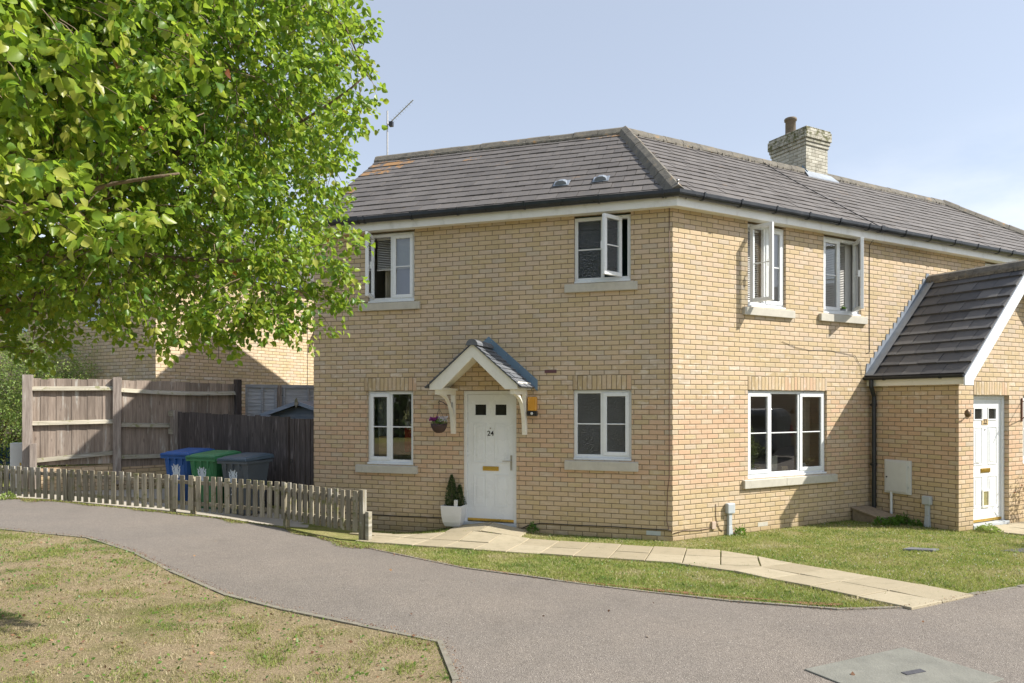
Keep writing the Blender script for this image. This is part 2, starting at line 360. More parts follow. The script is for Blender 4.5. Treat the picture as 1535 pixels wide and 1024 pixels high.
def leaf_mat(name, cols, trans=(.25, .42, .03), tf=.35, rough=.38):
    t = NT(name)
    at = t.n('ShaderNodeAttribute', attribute_name='tint').outputs['Fac']
    c = t.ramp(at, cols)
    p = t.bsdf(c, rough, spec=.5, link=False)
    tl = t.n('ShaderNodeBsdfTranslucent'); t.put(tl.inputs[0], t.mix(.55, c, trans))
    mxn = t.n('ShaderNodeMixShader'); mxn.inputs[0].default_value = tf
    t.t.links.new(p, mxn.inputs[1]); t.t.links.new(tl.outputs[0], mxn.inputs[2]); t.t.links.new(mxn.outputs[0], t.out.inputs[0])
    return t.mat
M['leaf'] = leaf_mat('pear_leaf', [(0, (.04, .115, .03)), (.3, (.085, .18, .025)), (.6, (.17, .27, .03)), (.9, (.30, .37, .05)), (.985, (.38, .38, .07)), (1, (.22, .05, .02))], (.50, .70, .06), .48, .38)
M['shrub'] = leaf_mat('shrub_leaf', [(0, (.11, .19, .05)), (.5, (.21, .31, .07)), (.85, (.36, .42, .13)), (.95, (.58, .48, .08)), (1, (.55, .22, .04))], (.5, .6, .15), .4, .5)
M['conifer'] = leaf_mat('conifer_leaf', [(0, (.02, .045, .012)), (.7, (.05, .09, .02)), (1, (.22, .22, .10))], (.1, .2, .03), .15, .6)
M['weed'] = leaf_mat('weed_leaf', [(0, (.04, .12, .02)), (1, (.13, .24, .03))], (.3, .5, .05), .3, .5)
M['grass'] = leaf_mat('grass_blade', [(0, (.10, .175, .03)), (.4, (.21, .265, .05)), (.65, (.30, .30, .095)), (.85, (.36, .305, .165)), (1, (.46, .385, .25))], (.45, .5, .12), .35, .7)
M['petal_purple'] = leaf_mat('purple_petal', [(0, (.28, .03, .22)), (1, (.45, .08, .36))], (.5, .1, .5), .3, .6)
M['petal_white'] = leaf_mat('white_petal', [(0, (.62, .58, .66)), (1, (.8, .78, .8))], (.8, .8, .8), .3, .6)
M['petal_orange'] = leaf_mat('rust_leaf', [(0, (.30, .07, .03)), (1, (.48, .16, .05))], (.5, .2, .05), .3, .6)
M['wicker'] = simple('dark_wicker', (.055, .03, .025), .7, .3, 60, .8, 120)

# ---------------------------------------------------------------- mesh builder
class MB:
    def __init__(s): s.v = []; s.f = []; s.uv = []; s.m = []; s.tint = None; s.tv = []; s.lich = []
    def face(s, pts, uv=None, mi=0, tint=None, lich=0.):
        i = len(s.v); s.v += [tuple(p) for p in pts]; s.f.append(list(range(i, i+len(pts))))
        if uv is None:
            a, b, c = Vector(pts[0]), Vector(pts[1]), Vector(pts[2])
            n = (b-a).cross(c-a); ax = max(range(3), key=lambda k: abs(n[k]))
            uv = [((p[1], p[2]) if ax == 0 else (p[0], p[2]) if ax == 1 else (p[0], p[1])) for p in pts]
        s.uv.append(uv); s.m.append(mi)
        s.tv += [0 if tint is None else tint]*len(pts); s.lich += [lich]*len(pts)
        if tint is not None: s.tint = True
    def box(s, x0, x1, y0, y1, z0, z1, mi=0, skip='', tint=None):
        p = [(x0, y0, z0), (x1, y0, z0), (x1, y1, z0), (x0, y1, z0), (x0, y0, z1), (x1, y0, z1), (x1, y1, z1), (x0, y1, z1)]
        for k, q in (('b', (0, 3, 2, 1)), ('t', (4, 5, 6, 7)), ('f', (0, 1, 5, 4)), ('k', (2, 3, 7, 6)), ('l', (3, 0, 4, 7)), ('r', (1, 2, 6, 5))):
            if k not in skip: s.face([p[i] for i in q], mi=mi, tint=tint)
    def hexa(s, p, mi=0, tint=None):    # 8 corner points ordered like box
        for q in ((0, 3, 2, 1), (4, 5, 6, 7), (0, 1, 5, 4), (2, 3, 7, 6), (3, 0, 4, 7), (1, 2, 6, 5)):
            s.face([p[i] for i in q], mi=mi, tint=tint)
    def prism(s, poly, a, b, axis='y', mi=0):   # poly of 2d points (ccw), extruded along axis
        def P(q, h): return (q[0], h, q[1]) if axis == 'y' else ((h, q[0], q[1]) if axis == 'x' else (q[0], q[1], h))
        n = len(poly)
        s.face([P(q, a) for q in poly], mi=mi); s.face([P(q, b) for q in reversed(poly)], mi=mi)
        for i in range(n):
            q, r = poly[i], poly[(i+1) % n]
            s.face([P(r, a), P(q, a), P(q, b), P(r, b)], mi=mi)
    def tube(s, pts, r, n=8, mi=0, cap=True):
        pts = [Vector(p) for p in pts]; rs = r if isinstance(r, (list, tuple)) else [r]*len(pts)
        rings = []; up = Vector((0, 0, 1)); prev = None
        for i, p in enumerate(pts):
            d = (pts[min(i+1, len(pts)-1)]-pts[max(i-1, 0)]).normalized()
            u = d.cross(up if abs(d.z) < .95 else Vector((1, 0, 0))).normalized() if prev is None else (prev-d*prev.dot(d)).normalized()
            prev = u; v = d.cross(u)
            rings.append([p+(u*math.cos(k*2*math.pi/n)+v*math.sin(k*2*math.pi/n))*rs[i] for k in range(n)])
        i0 = len(s.v)
        for R in rings: s.v += [tuple(q) for q in R]
        s.tv += [0]*(n*len(rings)); s.lich += [0]*(n*len(rings))
        for a in range(len(rings)-1):
            for k in range(n):
                k2 = (k+1) % n
                s.f.append([i0+a*n+k, i0+a*n+k2, i0+(a+1)*n+k2, i0+(a+1)*n+k]); s.m.append(mi)
                s.uv.append([(k/n, a*.2), ((k+1)/n, a*.2), ((k+1)/n, a*.2+.2), (k/n, a*.2+.2)])
        if cap:
            for a, rev in ((0, True), (len(rings)-1, False)):
                q = [i0+a*n+k for k in range(n)]
                s.f.append(q[::-1] if rev else q); s.m.append(mi); s.uv.append([(0, 0)]*n)
    def lathe(s, prof, c=(0, 0, 0), n=20, mi=0):
        i0 = len(s.v)
        for r, z in prof:
            for k in range(n):
                a = 2*math.pi*k/n; s.v.append((c[0]+r*math.cos(a), c[1]+r*math.sin(a), c[2]+z))
        s.tv += [0]*(n*len(prof)); s.lich += [0]*(n*len(prof))
        for a in range(len(prof)-1):
            for k in range(n):
                k2 = (k+1) % n
                s.f.append([i0+a*n+k, i0+a*n+k2, i0+(a+1)*n+k2, i0+(a+1)*n+k]); s.m.append(mi)
                s.uv.append([(k/n, prof[a][1]), ((k+1)/n, prof[a][1]), ((k+1)/n, prof[a+1][1]), (k/n, prof[a+1][1])])
    def build(s, name, mats, parent=None, frm=I4, bevel=0, smooth=False, label=None, merge=False):
        me = bpy.data.meshes.new(name)
        base = Vector((0, 0, 0)) if parent is None else ROOTLOC.get(parent.name, Vector((0, 0, 0)))
        vv = [tuple((frm @ Vector(p))-base) for p in s.v]
        me.from_pydata(vv, [], s.f)
        ul = me.uv_layers.new(name='UVMap')
        flat = [c for f in s.uv for q in f for c in q]
        ul.data.foreach_set('uv', flat)
        for m_ in (mats if isinstance(mats, (list, tuple)) else [mats]): me.materials.append(M[m_] if isinstance(m_, str) else m_)
        me.polygons.foreach_set('material_index', s.m)
        if s.tint:
            a = me.attributes.new('tint', 'FLOAT', 'POINT'); a.data.foreach_set('value', s.tv)
            a = me.attributes.new('lichen', 'FLOAT', 'POINT'); a.data.foreach_set('value', s.lich)
        if smooth: me.polygons.foreach_set('use_smooth', [True]*len(me.polygons))
        me.update()
        o = bpy.data.objects.new(name, me); COL.objects.link(o)
        if parent is not None:
            o.parent = parent; ROOTLOC[o.name] = base
        if bevel:
            import bmesh
            bm = bmesh.new(); bm.from_mesh(me); bmesh.ops.remove_doubles(bm, verts=bm.verts, dist=1e-5); bm.to_mesh(me); bm.free()
            md = o.modifiers.new('bevel', 'BEVEL'); md.width = bevel; md.segments = 2; md.limit_method = 'ANGLE'; md.angle_limit = rad(35)
        if label: o['label'] = label
        return o
ROOTLOC = {}
def thing(name, label, cat, loc, group=None):
    o = bpy.data.objects.new(name, None); COL.objects.link(o); o.location = loc; o.empty_display_size = .1
    o['label'] = label; o['category'] = cat
    if group: o['group'] = group
    ROOTLOC[o.name] = Vector(loc); return o
def tag(o, label, cat, group=None):
    o['label'] = label; o['category'] = cat
    if group: o['group'] = group
    return o
def recentre(o, loc):
    loc = Vector(loc); o.data.transform(Matrix.Translation(-loc)); o.location = loc; return o
def text(body, name, size, mat, parent, frm, depth=.002, bold=0.):
    cu = bpy.data.curves.new(name, 'FONT'); cu.body = body; cu.size = size; cu.extrude = depth; cu.align_x = 'CENTER'; cu.align_y = 'CENTER'; cu.offset = bold
    o = bpy.data.objects.new(name+'_tmp', cu); COL.objects.link(o); bpy.context.view_layer.update()
    me = bpy.data.meshes.new_from_object(o); bpy.data.objects.remove(o)
    me.transform(frm); base = ROOTLOC[parent.name]; me.transform(Matrix.Translation(-base)); me.materials.clear(); me.materials.append(M[mat])
    q = bpy.data.objects.new(name, me); COL.objects.link(q); q.parent = parent; ROOTLOC[q.name] = base; return q
def facing(frm, x, y, z):   # text frame lying on a facade, readable from outside
    return frm @ Matrix.Translation((x, y, z)) @ Matrix.Rotation(rad(90), 4, 'X')
def struct(o): o['kind'] = 'structure'; return o

# ---------------------------------------------------------------- ground
def inside(poly, x, y):
    c = False; n = len(poly)
    for i in range(n):
        x1, y1 = poly[i]; x2, y2 = poly[(i+1) % n]
        if (y1 > y) != (y2 > y) and x < (x2-x1)*(y-y1)/(y2-y1)+x1: c = not c
    return c
def sheet(name, poly, mat, dz, step=.35, near=None):
    xs = [p[0] for p in poly]; ys = [p[1] for p in poly]
    pts = []; n = len(poly)
    for i in range(n):
        a, b = Vector(poly[i]), Vector(poly[(i+1) % n]); L = (b-a).length
        k = max(1, min(60, int(L/step)))
        pts += [a.lerp(b, j/k) for j in range(k)]
    nb = len(pts); edges = [(i, (i+1) % nb) for i in range(nb)]
    x0, x1, y0, y1 = max(min(xs), -14), min(max(xs), 16), max(min(ys), 2), min(max(ys), 22)
    x = x0+step/2
    while x < x1:
        y = y0+step/2
        while y < y1:
            if inside(poly, x, y): pts.append(Vector((x+.01*math.sin(y*31), y)))
            y += step
        x += step
    r = delaunay_2d_cdt(pts, edges, [], 1, 1e-4)
    mb = MB(); mb.v = [(p.x, p.y, gz(p.x, p.y)+dz) for p in r[0]]
    mb.f = [list(f) for f in r[2]]; mb.m = [0]*len(mb.f)
    mb.uv = [[(r[0][i].x, r[0][i].y) for i in f] for f in mb.f]; mb.tv = [0]*len(mb.v); mb.lich = mb.tv
    for k, f in enumerate(mb.f):
        a, b, c = [Vector(mb.v[i]) for i in f[:3]]
        if (b-a).cross(c-a).z < 0: mb.f[k] = f[::-1]; mb.uv[k] = mb.uv[k][::-1]
    return struct(mb.build(name, mat, smooth=True))
R = 400
sheet('ground', [(-R, -R), (R, -R), (R, R), (-R, R)], 'lawn', 0)
TOP = [(-14, 13.0), (-9.28, 12.05), (-7.02, 11.46), (-5.89, 11.30), (-4.7, 11.06), (-3.57, 10.62), (-2.78, 9.86), (-1.94, 9.13), (-.51, 7.73), (.89, 6.87), (2.04, 6.28), (2.85, 5.99), (3.5, 6.04), (4.47, 6.51), (6.5, 7.3), (12, 9.6)]
LOW = [(-.32, -6), (-.30, 3.2), (-.36, 4.38), (-.54, 5.1), (-1.22, 5.48), (-2.01, 5.9), (-2.61, 6.25), (-3.46, 6.97), (-4.33, 7.81), (-5.37, 8.62), (-6.8, 9.06), (-9, 9.5), (-14, 10.2)]
ASPH = TOP+[(30, 12), (30, -20), (-.32, -20)]+LOW
sheet('asphalt_path', ASPH, 'asphalt', .006)
sheet('dry_verge', [(-.32, -20)]+LOW+[(-14, -20)], 'dry', .012)
sheet('paved_yard', [(-10.5, 12.9), (-9.28, 12.15), (-7.0, 11.56), (-5.9, 11.40), (-4.7, 11.2), (-3.7, 10.8), (-3.3, 11.0), (-3.52, 11.84), (-6.8, 13.66), (-7.7, 13.2), (-8.9, 12.95)], 'yard', .004)
def edging(name, pts, w_, top, mat='concrete', depth=.15):
    mb = MB(); P = [Vector(p) for p in pts]; dense = []
    for i in range(len(P)-1):
        k = max(1, int((P[i+1]-P[i]).length/.45))
        dense += [P[i].lerp(P[i+1], j/k) for j in range(k)]
    dense.append(P[-1]); P = dense; nrm = []
    for i in range(len(P)):
        d = (P[min(i+1, len(P)-1)]-P[max(i-1, 0)]).normalized(); nrm.append(Vector((-d.y, d.x)))
    for i in range(len(P)-1):
        a, b = P[i], P[i+1]; gap = .004 if i % 2 else 0
        d = (b-a).normalized()*gap; jz = random.uniform(-.004, .004)
        q = [a+d-nrm[i]*w_/2, b-d-nrm[i+1]*w_/2, b-d+nrm[i+1]*w_/2, a+d+nrm[i]*w_/2]
        lo = [(p.x, p.y, gz(p.x, p.y)-depth) for p in q]; hi = [(p.x, p.y, gz(p.x, p.y)+top+jz) for p in q]
        mb.hexa(lo+hi)
    return struct(mb.build(name, mat))
edging('path_edging_kerb', [(p[0], p[1]) for p in TOP[3:15]], .045, .016, 'kerb_old')
edging('verge_edging_kerb', [(p[0], p[1]) for p in LOW[1:11]], .045, .024, 'kerb_old')
# flag path
def slabs(frm, xs, ys, mb, dz=.026):
    for i in range(len(xs)-1):
        for j in range(len(ys)-1):
            x0, x1, y0, y1 = xs[i]+.006, xs[i+1]-.006, ys[j]+.006, ys[j+1]-.006
            tn = random.random(); tl = random.uniform(-.006, .006)
            q = [wpt(frm, x0, y0), wpt(frm, x1, y0), wpt(frm, x1, y1), wpt(frm, x0, y1)]
            hi = [(p.x, p.y, gz(p.x, p.y)+dz+(tl if k < 2 else -tl)) for k, p in enumerate(q)]
            mb.hexa([(a[0], a[1], a[2]-.05) for a in hi]+hi, tint=tn)
mb = MB()
slabs(MA, [-4.27+.45*i for i in range(13)], [-1.75, -1.15], mb)
slabs(MA, [-4.72+.45*i for i in range(13)], [-1.15, -.575], mb)
slabs(MA, [-3.40, -2.80, -2.18], [-.57, -.02], mb)
slabs(MB_, [-.92, -.46, .04], [-4.18+.52*i for i in range(5)], mb)
def slab_poly(pts, mb, dz=.026):
    hi = [(p.x, p.y, gz(p.x, p.y)+dz) for p in pts]; tn = random.random()
    mb.hexa([(a[0], a[1], a[2]-.05) for a in hi]+hi, tint=tn)
JOIN = [[wpt(MA, .12, -1.762), wpt(MB_, -.915, -2.11), wpt(MB_, -.46, -2.11), wpt(MA, .62, -1.762)], [wpt(MA, .63, -1.762), wpt(MB_, -.45, -2.11), wpt(MB_, .04, -2.11), wpt(MA, 1.13, -1.762)], [wpt(MA, 1.14, -1.75), wpt(MB_, .045, -2.10), wpt(MB_, .05, -1.93), wpt(MA, 1.14, -1.02)], [wpt(MA, .69, -1.145), wpt(MA, 1.13, -1.145), wpt(MA, 1.13, -1.01), wpt(MA, .69, -.64)]]
for j_ in JOIN: slab_poly(j_, mb)
slabs(MF, [5.0, 5.6, 6.2, 6.8], [-.95, -.48, -.01], mb)
struct(mb.build('paved_footway', 'slab', bevel=.006))

# ---------------------------------------------------------------- houses
house = thing('brick_house', 'two storey buff brick house bent round a corner with white door 24', 'house', (CX, CY, 0))
def wallface(mb, x0, x1, z0, z1, holes, y=0., reveal=.11, zt=None):
    xs = sorted({x0, x1, *[h[0] for h in holes], *[h[1] for h in holes]}); zs = sorted({z0, z1, *[h[2] for h in holes], *[h[3] for h in holes]})
    for i in range(len(xs)-1):
        for j in range(len(zs)-1):
            cx, cz = (xs[i]+xs[i+1])/2, (zs[j]+zs[j+1])/2
            if any(h[0] < cx < h[1] and h[2] < cz < h[3] for h in holes): continue
            mb.face([(xs[i], y, zs[j]), (xs[i+1], y, zs[j]), (xs[i+1], y, zs[j+1]), (xs[i], y, zs[j+1])])
    for (a, b, c, d) in holes:
        r = y+reveal
        mb.face([(a, y, c), (a, y, d), (a, r, d), (a, r, c)]); mb.face([(b, y, d), (b, y, c), (b, r, c), (b, r, d)])
        mb.face([(a, y, d), (b, y, d), (b, r, d), (a, r, d)]); mb.face([(b, y, c), (a, y, c), (a, r, c), (b, r, c)])
SOF = 4.93
WA = {'UL': (-5.03, -4.17, 3.735, SOF), 'UR': (-1.48, -.612, 3.885, SOF), 'GL': (-5.045, -4.19, 1.015, 2.25), 'GR': (-1.49, -.60, 1.175, 2.25)}
DOOR = (-3.31, -2.405, .10, 2.25)
mb = MB(); wallface(mb, -6.08, 0, -.4, SOF, list(WA.values())+[DOOR])
mb.build('front_wall', 'brick', house, MA)
WB = {'B1': (1.53, 2.39, 3.575, SOF), 'B2': (3.30, 4.28, 3.575, SOF), 'G': (1.53, 3.385, .845, 2.25), 'B3': (8.15, 9.1, 3.575, SOF)}
mb = MB(); wallface(mb, 0, 13.2, -.4, SOF, list(WB.values()))
mb.build('side_wall', 'brick', house, MB_)
mb = MB()
EY, EZ, KP, RY = -.19, 5.085, .747, 2.565
RZ = EZ+KP*(RY-EY)
def slope_z(y): return EZ+KP*(y-EY)
mb.face([(-6.08, 0, -.4), (-6.08, 0, SOF+.25), (-6.08, RY, RZ-.06), (-6.08, 2*RY, SOF+.25), (-6.08, 2*RY, -.4)])
mb.build('gable_wall', 'brick', house, MA)
mb = MB(); mb.face([(-6.08, 5.13, -.4), (-6.08, 5.13, SOF), (1.9, 5.13, SOF), (1.9, 5.13, -.4)])
mb.build('rear_wall', 'brick', house, MA)
mb = MB(); mb.face([(2.0, 5.13, -.4), (2.0, 5.13, SOF), (13.2, 5.13, SOF), (13.2, 5.13, -.4)]); mb.face([(13.2, 0, -.4), (13.2, 0, SOF), (13.2, 5.13, SOF), (13.2, 5.13, -.4)][::-1])
mb.build('far_wall', 'brick', house, MB_)
# soldier lintels, 3 mm proud, ends butt
def lintel(par, frm, x0, x1, z0, z1, y=0.):
    mb = MB(); f = y-.003
    P = [(x0, f, z0), (x1, f, z0), (x1, f, z1), (x0, f, z1)]
    mb.face(P, uv=[((p[2]-z0), (p[0]-x0)) for p in P])
    mb.face([(x0, f, z0), (x0, f, z1), (x0, y+.01, z1), (x0, y+.01, z0)]); mb.face([(x1, f, z1), (x1, f, z0), (x1, y+.01, z0), (x1, y+.01, z1)])
    mb.face([(x1, f, z0), (x0, f, z0), (x0, y+.05, z0), (x1, y+.05, z0)])
    mb.build('lintel', 'soldier', par, frm)
lintel(house, MA, -5.10, -4.13, 2.25, 2.475); lintel(house, MA, -1.50, -.60, 2.25, 2.475); lintel(house, MB_, 1.53, 3.385, 2.25, 2.475)
def sill(par, frm, x0, x1, z0, z1, joint=()):
    mb = MB(); xs = [x0, *joint, x1]
    for i in range(len(xs)-1):
        a, b = xs[i]+(.002 if i else 0), xs[i+1]
        mb.hexa([(a, -.055, z0), (b, -.055, z0), (b, .09, z0), (a, .09, z0), (a, -.055, z1-.012), (b, -.055, z1-.012), (b, .09, z1), (a, .09, z1)])
    mb.build('stone_sill', 'stone', par, frm, bevel=.006)
sill(house, MA, -5.19, -4.06, 3.60, 3.735); sill(house, MA, -1.62, -.508, 3.745, 3.882); sill(house, MA, -5.24, -4.10, .875, 1.012); sill(house, MA, -1.62, -.497, 1.02, 1.172)
sill(house, MB_, 1.415, 2.55, 3.437, 3.572); sill(house, MB_, 3.18, 4.39, 3.437, 3.572); sill(house, MB_, 1.415, 3.59, .70, .842, (2.35,))

# ---- windows
def ring(mb, x0, x1, z0, z1, y0, y1, wd):
    mb.box(x0, x1, y0, y1, z0, z0+wd); mb.box(x0, x1, y0, y1, z1-wd, z1)
    mb.box(x0, x0+wd, y0+.0015, y1-.0015, z0+wd, z1-wd); mb.box(x1-wd, x1, y0+.0015, y1-.0015, z0+wd, z1-wd)
def pane(mb, x0, x1, z0, z1, y):
    mb.face([(x0, y, z0), (x1, y, z0), (x1, y, z1), (x0, y, z1)])
def window(par, frm, hole, lights, glass='glass', head=0., room='interior', bars=True, pvc='white', label=None, depth=2.2):
    """lights: list of (x0,x1,kind,angle); kind fixed / sash / open_left / open_right"""
    x0, x1, z0, z1 = hole; z1 -= head
    x0 += .003; x1 -= .003; fw = .052; y0, y1 = .045, .108
    mb = MB(); zs = z0+.032
    mb.box(x0-.0, x1, y0-.045, y1, z0+.002, zs)           # projecting plastic sill
    ring(mb, x0, x1, zs, z1-.002, y0, y1, fw)
    for l in lights[:-1]: mb.box(l[1]-.026, l[1]+.026, y0+.002, y1-.002, zs+fw, z1-fw-.002)
    for (a, b, kind, ang) in lights:                          # trickle vent strip at the head
        if kind != 'fixed': mb.box(a+.1, b-.08, y0-.012, y0, z1-.03, z1-.014)
    win = mb.build('window', pvc, par, frm, bevel=.004, label=label)
    gm = MB(); zc0, zc1 = zs+fw-.006, z1-fw+.004
    for n_, (a, b, kind, ang) in enumerate(lights):
        ia = a+(fw if n_ == 0 else .026); ib = b-(fw if n_ == len(lights)-1 else .026)
        if kind == 'fixed':
            pane(gm, ia, ib, zs+fw, z1-fw, y0+.02)
            if bars:
                bb = MB(); bb.box(ia, ib, y0+.012, y0+.026, (zc0+zc1)/2-.009, (zc0+zc1)/2+.009); bb.build('glazing_bar', pvc, win, frm)
        else:
            wd, ht = ib-ia+.024, zc1-zc0+.012
            mo = MB(); ring(mo, 0, wd, 0, ht, -.014, .04, .058)
            if bars: mo.box(.058, wd-.058, .002, .016, ht/2-.009, ht/2+.009)
            if kind == 'open_right':      # hinged on its right
                mo.v = [(p[0]-wd, p[1], p[2]) for p in mo.v]
                T = frm @ Matrix.Translation((ib+.012-.10, y0-.02, zc0-.006)) @ Matrix.Rotation(rad(ang), 4, 'Z')
                px0, px1 = -wd+.056, -.056
            else:
                sh = .035 if kind == 'open_left' else 0
                T = frm @ Matrix.Translation((ia-.012+sh, y0-(.02 if ang else .0), zc0-.006)) @ Matrix.Rotation(rad(-ang), 4, 'Z')
                px0, px1 = .056, wd-.056
            cs = mo.build('casement', pvc, win, T, bevel=.005)
            g2 = MB(); pane(g2, px0, px1, .056, ht-.056, .014); g2.build('pane', glass, win, T)
            if kind.startswith('open'):
                h = MB(); e = (px0 if kind == 'open_right' else px1); h.box(e-.05, e-.035, .04, .075, ht/2-.06, ht/2+.05); h.build('window_handle', 'white', win, T)
    if gm.f: gm.build('pane', glass, win, frm)
    # room behind
    rm = MB(); a, b, c, d = x0-.5, x1+.5, z0-.6, z1+.15; yb = depth
    rm.face([(a, yb, c), (b, yb, c), (b, yb, d), (a, yb, d)]); rm.face([(a, .12, c), (a, yb, c), (a, yb, d), (a, .12, d)]); rm.face([(b, yb, c), (b, .12, c), (b, .12, d), (b, yb, d)])
    rm.face([(a, .12, c), (b, .12, c), (b, yb, c), (a, yb, c)]); rm.face([(a, yb, d), (b, yb, d), (b, .12, d), (a, .12, d)])
    # inner wall face round the opening
    for q in ((a, x0, c, d), (x1, b, c, d), (x0, x1, c, z0), (x0, x1, z1, d)): rm.face([(q[0], .121, q[2]), (q[1], .121, q[2]), (q[1], .121, q[3]), (q[0], .121, q[3])])
    rm.box(x0, x1, .112, .30, z0-.02, z0+.03)
    rm.build('room_lining', room, win, frm)
    return win
def blind(win, frm, x0, x1, z0, z1, y=.15, tilt=20, pitch=.03):
    tilt = max(tilt, 48)
    mb = MB(); z = z1; c, s_ = .0125*math.cos(rad(tilt)), .0125*math.sin(rad(tilt))
    while z > z0:
        mb.face([(x0, y-c, z-s_), (x1, y-c, z-s_), (x1, y+c, z+s_), (x0, y+c, z+s_)]); z -= pitch
    mb.box(x0, x1, y-.015, y+.015, z1, z1+.03); mb.box(x0, x1, y-.012, y+.012, z0-.02, z0)
    mb.build('venetian_blind', 'blind', win, frm)
def curtain(win, frm, x0, x1, z0, z1, y=.22, mat='curtain'):
    mb = MB(); n = 28; pts = [(x0+(x1-x0)*i/n, y+.022*math.sin(i*1.35)) for i in range(n+1)]
    for i in range(n):
        (a, b), (c, d) = pts[i], pts[i+1]; mb.face([(a, b, z0), (c, d, z0), (c, d, z1), (a, b, z1)])
    mb.build('curtain', mat, win, frm, smooth=True)
wUL = window(house, MA, WA['UL'], [(-5.03, -4.60, 'open_left', 78), (-4.60, -4.17, 'sash', 0)], head=.03)
blind(wUL, MA, -4.95, -4.57, 4.33, 4.83, y=.19); blind(wUL, MA, -4.56, -4.22, 4.33, 4.83, y=.13, tilt=60, pitch=.022)
curtain(wUL, MA, -4.86, -4.60, 3.77, 4.4, .3)
mb = MB(); mb.box(-4.58, -4.2, .16, .18, 3.78, 4.31); mb.build('lower_blind_panel', 'lilac', wUL, MA)
wUR = window(house, MA, WA['UR'], [(-1.48, -1.045, 'fixed', 0), (-1.045, -.612, 'open_right', 55)], 'glass_obs', head=.03, room='interior_green', depth=1.4)
wGL = window(house, MA, WA['GL'], [(-5.045, -4.62, 'sash', 0), (-4.62, -4.19, 'fixed', 0)])
curtain(wGL, MA, -5.0, -4.74, 1.4, 2.2, .3, 'plastic_grey')
wGR = window(house, MA, WA['GR'], [(-1.49, -1.05, 'fixed', 0), (-1.05, -.60, 'sash', 0)], 'glass_obs', depth=1.2)
wB1 = window(house, MB_, WB['B1'], [(1.53, 1.96, 'open_left', 74), (1.96, 2.39, 'sash', 0)], head=.03)
blind(wB1, MB_, 1.60, 1.95, 3.7, 4.82, .17, 25); mb = MB(); mb.box(2.0, 2.36, .15, .165, 3.62, 4.84); mb.build('roller_blind', 'blind', wB1, MB_)
wB2 = window(house, MB_, WB['B2'], [(3.30, 3.76, 'sash', 0), (3.76, 4.28, 'open_right', 52)], head=.03)
blind(wB2, MB_, 3.34, 4.06, 3.72, 4.82, .18, 25); mb = MB(); mb.box(4.12, 4.30, .2, .45, 3.6, 4.9); mb.build('inner_reveal', 'blind', wB2, MB_)
wG = window(house, MB_, WB['G'], [(1.53, 2.08, 'sash', 0), (2.08, 2.75, 'fixed', 0), (2.75, 3.385, 'sash', 0)], depth=2.8)
window(house, MB_, WB['B3'], [(8.15, 8.6, 'sash', 0), (8.6, 9.1, 'sash', 0)], head=.03)
curtain(wG, MB_, 3.02, 3.36, .9, 2.2, .34, 'curtain')

